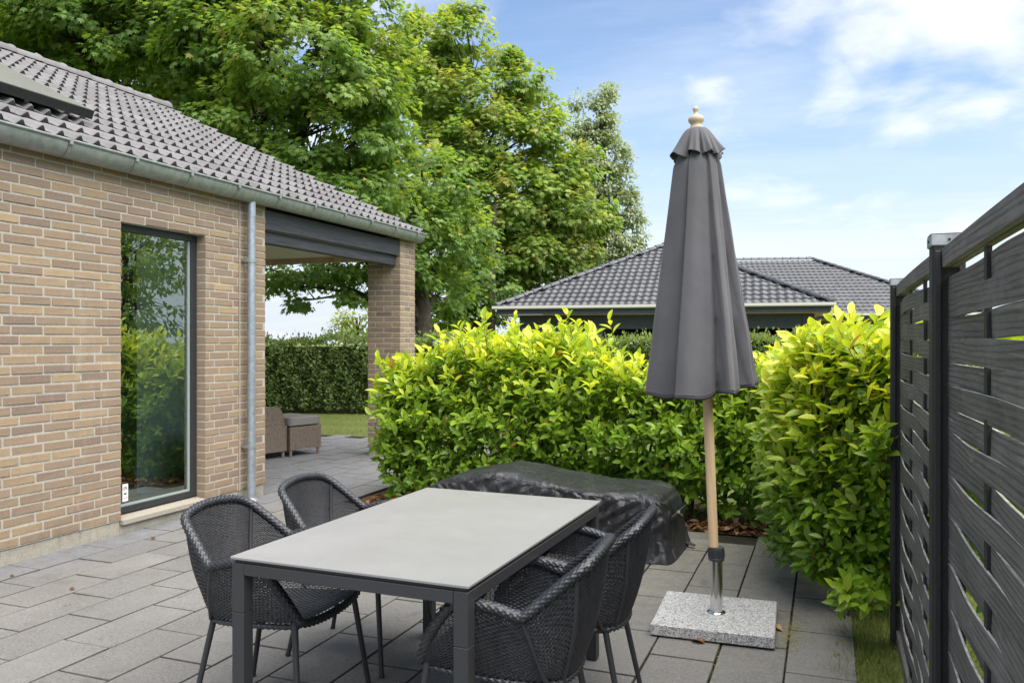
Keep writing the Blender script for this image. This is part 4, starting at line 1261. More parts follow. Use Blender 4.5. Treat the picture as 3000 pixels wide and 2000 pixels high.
# ================================================================== rattan lounge set on the porch
def weave_box(x0, x1, y0, y1, z0, z1, curve=0.0):
    V = []; F = []; base = 0
    per = np.array([(x0,y0,0),(x1,y0,0),(x1,y1,0),(x0,y1,0),(x0,y0,0)], float)
    peri = resample(per, 361)
    def S(a, b):
        p = np.stack([np.interp(a, np.linspace(0, 1, 361), peri[:, i]) for i in range(3)], 1)
        p[:, 2] = z0 + (z1-z0)*b
        return p
    return weave(S, 0, int((z1-z0)/.013), int(2*((x1-x0)+(y1-y0))/.035), .47, .004, 3)
def build_lounge():
    ax = Vector((.27, .963, 0)).normalized(); ang = math.atan2(ax.y, ax.x) - PI/2
    # footstool: near right corner leg (-6.27,8.62), right edge runs along ax for .48
    fs = tag(empty('rattan_footstool', (-6.30, 8.63, 0), ang), 'brown rattan footstool with grey cushion on the porch terrace', 'footstool')
    V, F, _ = weave_box(-.60, 0.0, 0, .50, .085, .375)
    o = link('woven_base', me_np(V, F, 'woven_base'), M['rattan'], fs)
    link('core', MB().box(-.59, -.01, .01, .49, .09, .37).mesh(), M['rattan'], fs)
    for x in (-.57, -.03):
        for y in (.03, .47): link('leg', MB().tube([(x, y, 0), (x, y, .1)], .02, 8).mesh(), M['rattan'], fs)
    def cushion(x0, x1, y0, y1, z0, z1):
        bm = bmesh.new(); bmesh.ops.create_cube(bm, size=1)
        bmesh.ops.subdivide_edges(bm, edges=bm.edges, cuts=7, use_grid_fill=True)
        for q in bm.verts:
            X, Y, Z = q.co*2
            r = 1 - .05*(abs(X*Y)**4)
            puff = (1-abs(X)**4)*(1-abs(Y)**4)
            q.co = Vector(((x0+x1)/2 + X*(x1-x0)/2*r, (y0+y1)/2 + Y*(y1-y0)/2*r, (z0+z1)/2 + Z*(z1-z0)/2*(.82 + .18*puff)))
        me = bpy.data.meshes.new('cushion'); bm.to_mesh(me); bm.free(); me.polygons.foreach_set('use_smooth', [True]*len(me.polygons)); return me
    c = link('cushion', cushion(-.60, .0, 0, .50, .378, .50), M['cushion'], fs)
    for z in (.392, .487):
        link('piping', MB().tube([(-.585,.015,z),(-.015,.015,z),(-.015,.485,z),(-.585,.485,z)], .005, 6, False, True).mesh(), M['cushion'], c)
    # armchair behind it, mostly hidden by the house corner
    ac = tag(empty('rattan_armchair', (-6.325, 8.60, 0), ang), 'brown rattan armchair on the porch, half hidden by the house corner', 'armchair')
    V, F, _ = weave_box(-.78, 0.0, -.86, -.0, .085, .40); link('woven_base', me_np(V, F, 'woven_base'), M['rattan'], ac)
    # arm sides: profile with a rounded front corner
    def arm(xa, xb):
        prof = [(-.86, .085), (0, .085), (-.02, .35), (-.05, .52), (-.085, .60), (-.13, .635), (-.30, .65), (-.86, .70)]
        per_ = resample(np.array([(y, z, 0) for y, z in prof + prof[:1]], float), 200)
        vv = []; ff = []
        return prof
    prof = [(-.86,.09),(-.012,.09),(-.022,.35),(-.05,.52),(-.085,.605),(-.13,.638),(-.30,.655),(-.86,.70)]
    for xa, xb in ((-.12, -.0), (-.78, -.66)):
        b = MB(); n = len(prof)
        b.add([(xa+.006, y, z) for y, z in prof] + [(xb-.006, y, z) for y, z in prof], [tuple(range(n-1,-1,-1)), tuple(range(n, 2*n))] + [(i, (i+1) % n, n+(i+1) % n, n+i) for i in range(n)])
        arm_o = link('arm', fix_normals(b.mesh('arm')), M['rattan'], ac)
        # woven outer skin following the profile
        X = xb if xb == 0 else xa
        def S(a, bb, X=X):
            zlow = .09; y = -.86 + a*.85
            zt = np.interp(y, [-.86,-.30,-.13,-.085,-.05,-.022,-.012], [.70,.655,.638,.605,.52,.35,.2])
            return np.stack([np.full_like(a, X), y, zlow + (zt-zlow)*bb], 1)
        V, F, _ = weave(S, 0, 44, 24, .47, .004, 3); link('woven_skin', me_np(V, F, 'woven_skin'), M['rattan'], arm_o)
    link('backrest', MB().box(-.66, -.12, -.86, -.74, .4, .85, .02).mesh(), M['rattan'], ac)
    link('cushion', cushion(-.655, -.125, -.73, -.0, .40, .52), M['cushion'], ac)
    for x in (-.74, -.035):
        for y in (-.82, -.035): link('leg', MB().tube([(x, y, 0), (x, y, .1)], .02, 8).mesh(), M['rattan'], ac)
build_lounge()
#--PART4--
# ================================================================== neighbouring buildings
def s_tile():
    W, LEN = .225, .40
    nx = 9; v = []; f = []
    for i in range(nx):
        s = i/(nx-1); x = s*W
        h = .030*math.cos(2*PI*s) if s < .5 else .030*math.cos(2*PI*s)
        h = .034*(.5+.5*math.cos(2*PI*(s**.85)))
        v += [(x, LEN, h-.018), (x, .0, h+.016), (x, .002, h-.014)]
    for i in range(nx-1):
        for k in range(2): f.append((i*3+k+1, (i+1)*3+k+1, (i+1)*3+k, i*3+k))
    return v, f, W
def hip_building(name, label, corner_l, corner_r, ze, depth, pitch, ridge_len, seen, wall_parts):
    """hip roof; front eave from corner_l to corner_r (plan), going `depth` back"""
    a = Vector((*corner_l, 0)); b = Vector((*corner_r, 0)); Wd = (b-a).length; ang = math.atan2(b.y-a.y, b.x-a.x)
    h = tag(empty(name, a, ang), label, 'building')
    run = depth/2; rise = run*math.tan(pitch)
    rl = max(.2, Wd - 2*run) if ridge_len is None else ridge_len
    # local coordinates: x along front eave, y back
    if Wd >= depth:
        A, B_ = Vector((run, run, ze+rise)), Vector((Wd-run, run, ze+rise))
    else:
        run = Wd/2; rise = run*math.tan(pitch); A, B_ = Vector((run, run, ze+rise)), Vector((run, depth-run, ze+rise))
    c = [Vector((0,0,ze)), Vector((Wd,0,ze)), Vector((Wd,depth,ze)), Vector((0,depth,ze))]
    dn = Vector((0,0,-.05))
    if Wd >= depth: faces = [(c[0], c[1], B_, A), (c[1], c[2], B_), (c[2], c[3], A, B_), (c[3], c[0], A)]
    else: faces = [(c[0], c[1], A), (c[1], c[2], B_, A), (c[2], c[3], B_), (c[3], c[0], A, B_)]
    m = MB()
    for q in faces: m.add([p+dn for p in q], [tuple(range(len(q)))])
    roof = link('roof', m.mesh(), M['gtile'], h)
    tv, tf, TW = s_tile(); tm = me_from(tv, tf, 'roof_tile', True); tm.materials.append(M['gtile'])
    V0 = np.array(tv); F0 = np.array(tf)
    mw = Matrix.Translation(a) @ Matrix.Rotation(ang, 4, 'Z')
    items = []
    for q in faces:
        e = (q[1]-q[0]); le = e.length; e.normalize()
        top = q[2] if len(q) == 3 else q[3]
        w = top - q[0]; up = (w - e*w.dot(e)); ls = up.length; up.normalize(); n = e.cross(up)
        # polygon in (s,t)
        poly = [((p-q[0]).dot(e), (p-q[0]).dot(up)) for p in q]
        rows = int(ls/.335)+1
        for r in range(rows):
            t = r*.335 - .03; tc = t + .17
            if tc > ls: continue
            lo = hi = None; xs = []
            for i in range(len(poly)):
                (x1, t1), (x2, t2) = poly[i], poly[(i+1) % len(poly)]
                if (t1-tc)*(t2-tc) < 0: xs.append(x1+(x2-x1)*(tc-t1)/(t2-t1))
            if len(xs) < 2: continue
            lo, hi = min(xs), max(xs)
            k = 0
            while k*TW < hi:
                if k*TW >= lo - .16 and (k+1)*TW <= hi + .16:
                    p = q[0] + e*(k*TW) + up*t
                    Rm = Matrix(((e.x, up.x, n.x), (e.y, up.y, n.y), (e.z, up.z, n.z)))
                    pw = mw @ (p + e*.1 + up*.15); uu, vv, d = proj(pw)
                    facing = (mw.to_3x3() @ n).dot(Vector((0,0,CAMH)) - pw) > 0
                    items.append((0 if (not facing or not seen(uu, vv)) else 1/d, p, Rm))
                k += 1
    items.sort(key=lambda x: -x[0]); rv = []; rf = []
    for i, (wgt, p, Rm) in enumerate(items):
        if i < 300 and wgt > 0:
            o = link('roof_tile', tm, None, roof); o.matrix_local = Matrix.Translation(p) @ Rm.to_4x4()
        else:
            rv.append((np.array(Rm) @ V0.T).T + np.array(p)); rf.append(F0 + len(rf)*len(V0))
    if rv:
        me = me_np(np.concatenate(rv), np.concatenate(rf), 'roof_tile', True); me.materials.append(M['gtile']); stuff(link('roof_tile', me, None, roof))
    # hip and ridge tiles
    nr = 9; v = []; f = []
    for j, (yy, rr) in enumerate(((0, .105), (.03, .118), (.05, .105), (.36, .088))):
        for i in range(nr):
            w = PI*i/(nr-1); v.append((math.cos(w)*rr, yy, math.sin(w)*rr))
    for j in range(3):
        for i in range(nr-1): f.append((j*nr+i, j*nr+i+1, (j+1)*nr+i+1, (j+1)*nr+i))
    e0 = len(v); v.append((0, 0, 0)); f += [(i, i+1, e0) for i in range(nr-1)]
    hm = me_from(v, f, 'hip_tile', True); fix_normals(hm); hm.materials.append(M['gtile'])
    lines = [(c[0], A), (c[1], B_ if Wd >= depth else A), (A, B_) if Wd >= depth else (B_, A)]
    for p0, p1 in lines:
        d = p1-p0; L = d.length; d.normalize(); k = 0
        side = d.cross(Vector((0,0,1))).normalized(); up = side.cross(d)
        Rm = Matrix(((side.x, d.x, up.x), (side.y, d.y, up.y), (side.z, d.z, up.z)))
        while k*.345 < L:
            o = link('hip_tile', hm, None, roof); o.matrix_local = Matrix.Translation(p0 + d*(k*.345) + Vector((0,0,.025))) @ Rm.to_4x4(); k += 1
    # gutter, fascia, soffit
    g = MB()
    sec = [(-.11, .0), (-.11, -.075), (-.085, -.10), (-.02, -.10), (0, -.075)]
    g.add([(-.1, y, ze+z+.02) for y, z in sec] + [(Wd+.1, y, ze+z+.02) for y, z in sec], [(i, i+1, 5+i+1, 5+i) for i in range(4)] + [(0,1,2,3,4), (9,8,7,6,5)])
    g.add([(Wd+.11, y, ze+z+.02) if False else (Wd - y, -.1 if i == 0 else depth, ze+z+.02) for i in (0, 1) for y, z in sec], [(i, i+1, 5+i+1, 5+i) for i in range(4)])
    link('gutter', fix_normals(g.mesh()), M['white_gutter'], h)
    link('fascia', MB().box(.02, Wd-.02, .03, .06, ze-.24, ze-.05).mesh(), M['navy_board'], h)
    link('fascia', MB().box(Wd-.06, Wd-.03, .061, depth, ze-.24, ze-.05).mesh(), M['navy_board'], h)
    sof = link('soffit', MB().box(.03, Wd-.07, .061, depth-.1, ze-.262, ze-.245).mesh(), M['pale_wood'], h)
    wall_parts(h, Wd, depth, ze)
    return h
def outbuilding_walls(h, Wd, depth, ze):
    zt = ze-.264
    # boarded room at the left, open carport at the right
    y0 = .55; bx = 3.15
    wl = link('wall', MB().box(.62, bx, y0+.02, depth-.5, 0, zt).mesh(), M['navy_board'], h)
    k = 0; z = zt
    while z > .2:
        link('board', MB().add([(.60,y0,z-.005),(bx,y0,z-.005),(bx,y0-.022,z-.145),(.60,y0-.022,z-.145),(.60,y0+.018,z-.145),(bx,y0+.018,z-.145)], [(0,3,2,1),(3,4,5,2)]).mesh(), M['navy_board'], wl); z -= .15
    link('corner_board', MB().box(bx, bx+.07, y0-.04, y0+.1, 0, zt).mesh(), M['navy_board'], h)
    link('lintel', MB().box(bx+.075, Wd-.75, y0, y0+.12, zt-.42, zt).mesh(), M['navy_board'], h)
    link('post', MB().box(Wd-.74, Wd-.42, y0-.02, y0+.2, 1.0, zt).mesh(), M['navy_board'], h)
    link('pier', MB().box(Wd-.72, Wd-.46, y0-.005, y0+.2, 0, 2.0-.003 if False else .998).mesh(), M['pale_plaster'], h)
    link('pier', MB().box(Wd-.73, Wd-.44, y0-.035, y0-.0205, .4, zt-.42).mesh(), M['pale_plaster'], h)
    link('back_wall', MB().box(bx+.08, Wd-.3, depth-.9, depth-.6, 0, zt).mesh(), M['far_brick'], h)
    link('door', MB().box(bx+1.2, bx+2.1, depth-.95, depth-.905, 0, 2.05).mesh(), M['dark_room'], h)
    link('side_wall', MB().box(Wd-.55, Wd-.3, 2.6, depth-.95, 0, zt).mesh(), M['far_brick'], h)
    link('floor', MB().box(bx+.08, Wd-.2, y0, depth-.6, -.02, .02).mesh(), M['plinth'], h)
def far_house_walls(h, Wd, depth, ze):
    zt = ze-.264
    link('wall', MB().box(.6, Wd-.6, .6, depth-.6, 0, zt).mesh(), M['far_brick'], h)
    for x in (2.2, 5.2, 8.4, 11.2):
        w = link('window', MB().box(x, x+1.3, .55, .598, .7, 2.0).mesh(), M['white_gutter'], h)
        link('pane', MB().box(x+.07, x+1.23, .54, .549, .77, 1.93).mesh(), M['panel_frame'], w)
L1 = at(1453, 25.2, 0); R1 = at(2438, 22.5, 0)
hip_building('garden_building', 'dark boarded outbuilding with glossy black hipped tile roof behind the parasol', (L1.x, L1.y), (R1.x, R1.y), 2.50, 10.6, R(25.6), None,
             lambda u, v: 1400 < u < 2500 and not (1930 < u < 2160), outbuilding_walls)
L2 = at(1740, 32.9, 0); R2 = at(2890, 31.0, 0)
hip_building('neighbouring_house', 'brick house with black hipped tile roof farther back by the fence', (L2.x, L2.y), (R2.x, R2.y), 2.50, 10.4, R(26.5), None,
             lambda u, v: 2190 < u < 2680 and v > 760, far_house_walls)

# ================================================================== foliage tools
def rot_frames(D, Nn):
    """orthonormal frames: y = D (n,3), z close to Nn"""
    D = D/np.maximum(np.linalg.norm(D, axis=1, keepdims=True), 1e-9)
    Xx = np.cross(D, Nn); Xx /= np.maximum(np.linalg.norm(Xx, axis=1, keepdims=True), 1e-9)
    Z = np.cross(Xx, D)
    return Xx, D, Z
def scatter(T, F, pos, D, Nn, size, tone, extra=None):
    """place template T (k,3)/F on every pos; returns V, F, tone per vertex"""
    X, Y, Z = rot_frames(D, Nn)
    k = len(T); n = len(pos)
    T = np.asarray(T, float)
    V = pos[:, None, :] + size[:, None, None]*(T[None, :, 0:1]*X[:, None, :] + T[None, :, 1:2]*Y[:, None, :] + T[None, :, 2:3]*Z[:, None, :])
    FF = (np.asarray(F)[None] + (np.arange(n)*k)[:, None, None]).reshape(-1, np.asarray(F).shape[1])
    return V.reshape(-1, 3), FF, np.repeat(tone, k)
def unit(n, rng=RNG):
    v = rng.normal(size=(n, 3)); return v/np.linalg.norm(v, axis=1, keepdims=True)
# maple: five-lobed leaf, y = stalk to tip
MAPLE_T = np.array([(0,0,0),(.22,.02,-.02),(.55,.22,-.10),(.27,.34,.0),(.46,.66,-.10),(.17,.60,.01),(0,1.0,-.10),(-.17,.60,.01),(-.46,.66,-.10),(-.27,.34,.0),(-.55,.22,-.10),(-.22,.02,-.02),(0,.36,.05)])
MAPLE_F = np.array([(0,1,12),(1,2,3),(1,3,12),(3,4,5),(3,5,12),(5,6,7),(5,7,12),(7,8,9),(7,9,12),(9,10,11),(9,11,12),(11,0,12)])
SMALL_T = np.array([(0,0,0),(.30,.40,.05),(0,.45,-.02),(-.30,.40,.05),(0,1,-.06)])
SMALL_F = np.array([(0,1,2),(0,2,3),(1,4,2),(2,4,3)])
def laurel_template():
    T = []; A = []
    rows = [(0,0),(.12,.085),(.32,.185),(.55,.215),(.76,.165),(.92,.06),(1.0,0)]
    for (y, w) in rows:
        zc = -.16*(y**2) ; zc2 = zc + .09*(w/.21)
        if w == 0: T.append((0, y, zc)); A.append(0)
        else:
            T += [(-w, y, zc2), (0, y, zc), (w, y, zc2)]; A += [1, 0, 1]
    F = [(0, 2, 1), (0, 3, 2)]
    for r in range(4):
        b = 1 + r*3
        F += [(b, b+1, b+4), (b, b+4, b+3), (b+1, b+2, b+5), (b+1, b+5, b+4)]
    F += [(13, 14, 16), (14, 15, 16)]
    return np.array(T, float), np.array(F), np.array(A, float)
LAU_T, LAU_F, LAU_A = laurel_template()
#--PART5--
# ================================================================== laurel hedges
def laurel_hedge(name, label, shoots, stems, n_single=300):
    """shoots: list of (tip position, direction, length, age 0..1)"""
    rng = np.random.default_rng(len(shoots))
    P, D, Nn, S, T = [], [], [], [], []
    sm = MB()
    for (tip, d, L, vig) in shoots:
        tip = np.array(tip); d = np.array(d)/np.linalg.norm(d)
        nl = int(rng.integers(9, 14))
        side = np.cross(d, [0,0,1.0]);
        if np.linalg.norm(side) < .1: side = np.array([1.0,0,0])
        side /= np.linalg.norm(side); oth = np.cross(d, side)
        base = tip - d*L
        ph = rng.uniform(0, 6.28)
        bend = rng.normal(0, .03, 3)
        def pt(t): return base + d*L*t + bend*(t*t)
        v, f = tubevf([pt(0), pt(.5), pt(1)], [.0042, .003, .0015], 4, False); sm.add(v, f)
        for i in range(nl):
            t = .12 + .88*(i+.5)/nl
            a = ph + i*2.4
            rad = side*math.cos(a) + oth*math.sin(a)
            up = .55 + .9*t**2 + rng.normal(0, .18)
            dr = rad + d*up + np.array([0,0,rng.normal(-.12, .22)*(1.1-t)])
            P.append(pt(t)); D.append(dr)
            nn = d*1.0 + np.array([0,0,.35]) - rad*.2 + rng.normal(0, .22, 3)
            Nn.append(nn)
            sz = (.084 + .020*rng.normal())*(1.0 if t < .75 else (1.25 - .5*(t-.5)))
            S.append(max(.045, sz*(.85 + .25*vig)))
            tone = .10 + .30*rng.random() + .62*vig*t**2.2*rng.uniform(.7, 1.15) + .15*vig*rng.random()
            if rng.random() < .004: tone = 1.0
            T.append(min(.965, max(0, tone)) if tone != 1.0 else 1.0)
    P, D, Nn, S, T = map(np.array, (P, D, Nn, S, T))
    # biggest in the picture
    d = -SY*P[:, 0] + CYAW*P[:, 1]; l = CYAW*P[:, 0] + SY*P[:, 1]
    u = 1500 + FPX*l/np.maximum(d, .1); vv = CY - FPX*(P[:, 2]-CAMH)/np.maximum(d, .1)
    X_, Y_, Z_ = rot_frames(D, Nn)
    view = np.stack([-P[:, 0], -P[:, 1], CAMH-P[:, 2]], 1); view /= np.linalg.norm(view, axis=1, keepdims=True)
    score = (S/np.maximum(d, .1))**2*np.abs((Z_*view).sum(1))
    score[(u < 0) | (u > 3000) | (vv < 0) | (vv > 2000)] = 0
    if name_hidden_right.get(name): score[u > 2590] = 0
    order = np.argsort(-score)
    single = order[:n_single]; rest = order[n_single:]
    h = empty(name, (float(P[:, 0].mean()), float(P[:, 1].mean()), 0)); tag(h, label, 'hedge')
    off = np.array(h.location)
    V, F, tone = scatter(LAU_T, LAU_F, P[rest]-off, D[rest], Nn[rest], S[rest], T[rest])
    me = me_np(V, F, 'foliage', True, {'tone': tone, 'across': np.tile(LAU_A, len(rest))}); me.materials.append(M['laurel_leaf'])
    stuff(link('foliage', me, None, h))
    vars_ = []
    for k in range(12):
        TT = LAU_T.copy(); rr = np.random.default_rng(k); TT[:, 2] += .05*rr.normal()*TT[:, 1]**2 + .02*rr.normal(size=len(TT))*.5
        m = me_np(TT, LAU_F, 'leaf', True, {'tone': np.full(len(LAU_T), (k+.5)/12), 'across': LAU_A}); m.materials.append(M['laurel_leaf']); vars_.append(m)
    for i in single:
        o = link('leaf', vars_[min(11, int(T[i]*12))], None, h)
        Rm = Matrix((X_[i], Y_[i], Z_[i])).transposed().to_4x4()
        o.matrix_local = Matrix.Translation(Vector(P[i]-off)) @ Rm @ Matrix.Diagonal((S[i], S[i], S[i], 1))
    sv = np.array([tuple(x) for x in sm.v]) - off
    m = me_from(sv, sm.f, 'twigs'); stuff(link('twigs', m, M['green_stem'], h))
    for (bx, by, hh, lx, ly) in stems:
        pts = [(bx-off[0], by-off[1], -.02), (bx-off[0]+lx*.3, by-off[1]+ly*.3, hh*.4), (bx-off[0]+lx, by-off[1]+ly, hh)]
        link('stem', MB().tube(catmull(pts, 4), [.014]*4+[.011]*4+[.006], 6).mesh('stem', True), M['bark'], h)
    return h
name_hidden_right = {'laurel_hedge_side': True}
def build_laurels():
    rng = np.random.default_rng(5)
    # --- hedge across, front face at y ~6.5
    sh = []
    def top_of(x):
        return 1.29 + .08*math.sin(x*2.1+.6) + .05*math.sin(x*5.3) + (.10 if -3.3 < x < -1.9 else 0) + (.03 if x > -1.1 else 0) - max(0, -3.5-x)*.28
    x0, x1 = -3.88, .55
    def bottom_of(x): return .04 if x < -3.0 else .07
    n = 0
    while n < 1250:           # front face
        x = rng.uniform(x0, x1); zt = top_of(x); zb = bottom_of(x)
        z = zb + (zt-zb)*rng.random()**.85
        # the face bellies out at mid height
        b = .16*math.sin(PI*min(1, max(0, (z-.05)/(zt))))
        y = 6.80 - b - .30*rng.random()**2 + rng.uniform(0, .12)
        if x < -3.6: y += (-3.6-x)*.5*0
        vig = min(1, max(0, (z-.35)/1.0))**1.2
        d = (rng.normal(0, .35), -.85 + .3*rng.random(), .25 + .9*vig + rng.normal(0, .25))
        sh.append(((x, y, z), d, rng.uniform(.22, .36), vig)); n += 1
    for i in range(520):     # top
        x = rng.uniform(x0+.1, x1); y = rng.uniform(6.6, 7.45); z = top_of(x) + rng.normal(0, .06)
        if rng.random() < .12: z += rng.uniform(.05, .20)
        sh.append(((x, y, z), (rng.normal(0, .22), rng.normal(-.1, .25), 1), rng.uniform(.25, .42), 1.0))
    for i in range(230):     # left end
        z = .05 + rng.random()**.8*1.25; y = rng.uniform(6.65, 7.4); x = x0 - .02 + rng.uniform(-.12, .15) + .12*abs(z-.7)
        vig = min(1, max(0, (z-.35)/1.0))
        sh.append(((x, y, z), (-.9, -.35+rng.normal(0, .3), .4+.6*vig), rng.uniform(.22, .36), vig))
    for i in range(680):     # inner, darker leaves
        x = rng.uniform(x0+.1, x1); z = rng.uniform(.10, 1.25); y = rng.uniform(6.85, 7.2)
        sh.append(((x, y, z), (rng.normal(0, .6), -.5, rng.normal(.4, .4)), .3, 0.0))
    for i in range(170):     # garden side
        x = rng.uniform(x0+.1, x1); z = rng.uniform(.1, 1.35); sh.append(((x, 7.5+rng.uniform(-.1, .1), z), (rng.normal(0, .3), .8, .6), .3, .5))
    stems = [(x, 6.95+rng.uniform(-.12, .15), rng.uniform(.9, 1.3), rng.normal(0, .12), rng.normal(0, .1)) for x in np.arange(-3.8, .5, .23)]
    laurel_hedge('laurel_hedge', 'bright green cherry laurel hedge running across behind the black cover', sh, stems)
    # --- hedge along the fence
    sh = []
    def ztop(y): return 1.37 + .12*math.sin(y*2.7) + .05*math.sin(y*7)
    # left face of the free-standing part, y 4.75..6.6
    n = 0
    while n < 880:
        y = rng.uniform(4.62, 6.7); zt = ztop(y); z = .16 + (zt-.16)*rng.random()**.85
        face = -.22 - .17*math.sin(PI*min(1, z/zt))*(1 if y > 5.2 else .7) + max(0, 5.1-y)*.42
        x = face + .22*rng.random()**2
        if z < .18: x += .10
        vig = min(1, max(0, (z-.3)/1.0))**1.1
        sh.append(((x, y, z), (-.8, -.5+rng.normal(0, .3), .3+.8*vig+rng.normal(0, .25)), rng.uniform(.24, .40), vig)); n += 1
    n = 0
    while n < 470:    # end face towards the camera
        x = rng.uniform(-.12, .62); z = .16 + 1.35*rng.random()**.85
        y = 4.72 - .14*math.sin(PI*min(1, z/1.5)) + .2*rng.random()**2 + max(0, .1-x)*.6
        if x > .2: y = max(y, 4.56)
        vig = min(1, max(0, (z-.3)/1.0))**1.1
        sh.append(((x, y, z), (-.35+rng.normal(0, .3), -.8, .3+.8*vig+rng.normal(0, .25)), rng.uniform(.24, .38), vig)); n += 1
    for i in range(190):
        y = rng.uniform(4.6, 7.0); x = rng.uniform(-.15, .8); sh.append(((x, y, ztop(y)+rng.normal(.02, .08)), (rng.normal(-.1, .25), rng.normal(-.1, .25), 1), rng.uniform(.28, .45), 1.0))
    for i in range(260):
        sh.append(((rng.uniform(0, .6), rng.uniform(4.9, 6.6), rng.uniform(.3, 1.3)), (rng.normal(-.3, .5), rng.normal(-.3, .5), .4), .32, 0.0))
    # a low sprig and one that pokes past the fence post
    for i in range(9): sh.append(((.12+rng.uniform(-.10, .06), 4.28+rng.uniform(-.08, .12), .22+rng.uniform(-.06, .12)), (-.4+rng.normal(0, .3), -.8, .5+rng.normal(0, .2)), .26, .35))
    for i in range(6): sh.append(((.215+rng.uniform(-.03, .03), 4.30+rng.uniform(-.05, .05), 1.02+rng.uniform(-.06, .08)), (-.3, -.5, .8), .20, .6))
    # run behind the fence
    for i in range(380):
        y = rng.uniform(.9, 4.6); z = .62 + .98*rng.random(); sh.append(((.50+.10*rng.random()+(0 if z < 1.35 else .08), y, z*.96), (-.6, rng.normal(0, .4), .5+rng.normal(0, .3)), .3, min(1, max(0, (z-.6)/.9))))
    for i in range(180):
        y = rng.uniform(.9, 4.6); sh.append(((rng.uniform(.6, 1.1), y, rng.uniform(1.25, 1.52)), (rng.normal(0, .3), rng.normal(0, .3), 1), .35, 1.0))
    stems = [(rng.uniform(.05, .4), y, rng.uniform(.9, 1.3), rng.normal(0, .1), rng.normal(0, .12)) for y in np.arange(4.75, 6.8, .25)] + [(.72+rng.uniform(-.05, .08), y, 1.2, rng.normal(0, .05), rng.normal(0, .12)) for y in np.arange(1.0, 4.6, .4)]
    laurel_hedge('laurel_hedge', 'bright green laurel hedge growing along the black woven fence', sh, stems)
build_laurels()

# ================================================================== clipped privet hedge at the lawn's edge
def build_privet():
    rng = np.random.default_rng(3)
    # plan line of the hedge front
    line = [at(300, 17.2, 0), at(790, 16.8, 0), at(1085, 16.6, 0), at(1500, 16.2, 0), at(2000, 15.4, 0), at(2450, 14.6, 0), at(3100, 13.5, 0)]
    P = np.array([(p.x, p.y, 0) for p in line]); P = resample(P, 400)
    n = 46000
    i = rng.integers(0, 398, n); fr = rng.random(n)[:, None]
    q = P[i]*(1-fr) + P[i+1]*fr
    t = P[i+1]-P[i]; t /= np.linalg.norm(t, axis=1, keepdims=True); nrm = np.stack([t[:, 1], -t[:, 0], np.zeros(n)], 1)
    nrm *= np.sign(-(nrm*q).sum(1))[:, None]
    z = rng.random(n); topm = rng.random(n) < .30
    H = 1.40 + .05*np.sin(i*.13) + .04*np.sin(i*.37)
    depth = np.where(topm, rng.random(n)*.9, np.abs(rng.normal(0, .07, n)))
    lump = .07*np.sin(i*.5 + z*7) + .05*np.sin(i*1.1 - z*11)
    zz = np.where(topm, H + np.abs(rng.normal(0, .05, n)) + (rng.random(n) < .10)*rng.random(n)*.16, .05 + z*(H-.05))
    pos = q - nrm*(depth + np.where(topm, 0, lump))[:, None]; pos[:, 2] = zz
    D = nrm*.7 + unit(n, rng)*.8 + np.array([0,0,.5]); D[topm, 2] += 1.0
    Nn = nrm*.5 + np.array([0,0,.7]) + unit(n, rng)*.6
    S = rng.uniform(.055, .09, n)
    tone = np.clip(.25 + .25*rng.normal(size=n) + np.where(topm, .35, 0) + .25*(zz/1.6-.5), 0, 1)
    h = tag(empty('privet_hedge', tuple(P[200])), 'clipped dark green privet hedge along the far edge of the lawn', 'hedge')
    off = np.array(h.location)
    V, F, tn = scatter(SMALL_T*np.array([1.0,1,1]), SMALL_F, pos-off, D, Nn, S, tone)
    me = me_np(V, F, 'foliage', False, {'tone': tn}); me.materials.append(M['privet_leaf']); stuff(link('foliage', me, None, h))
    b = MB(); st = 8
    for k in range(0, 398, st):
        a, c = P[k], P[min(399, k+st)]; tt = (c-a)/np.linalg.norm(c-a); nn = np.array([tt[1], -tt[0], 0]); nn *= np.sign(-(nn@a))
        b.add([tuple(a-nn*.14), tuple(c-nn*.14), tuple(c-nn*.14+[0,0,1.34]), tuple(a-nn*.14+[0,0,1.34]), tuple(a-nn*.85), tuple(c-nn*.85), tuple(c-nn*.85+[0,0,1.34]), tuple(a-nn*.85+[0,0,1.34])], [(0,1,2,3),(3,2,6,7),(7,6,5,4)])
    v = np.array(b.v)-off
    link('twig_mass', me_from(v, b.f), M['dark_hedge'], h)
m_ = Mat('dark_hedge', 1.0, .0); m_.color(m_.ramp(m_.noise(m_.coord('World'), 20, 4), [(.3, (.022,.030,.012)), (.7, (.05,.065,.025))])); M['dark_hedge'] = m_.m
build_privet()

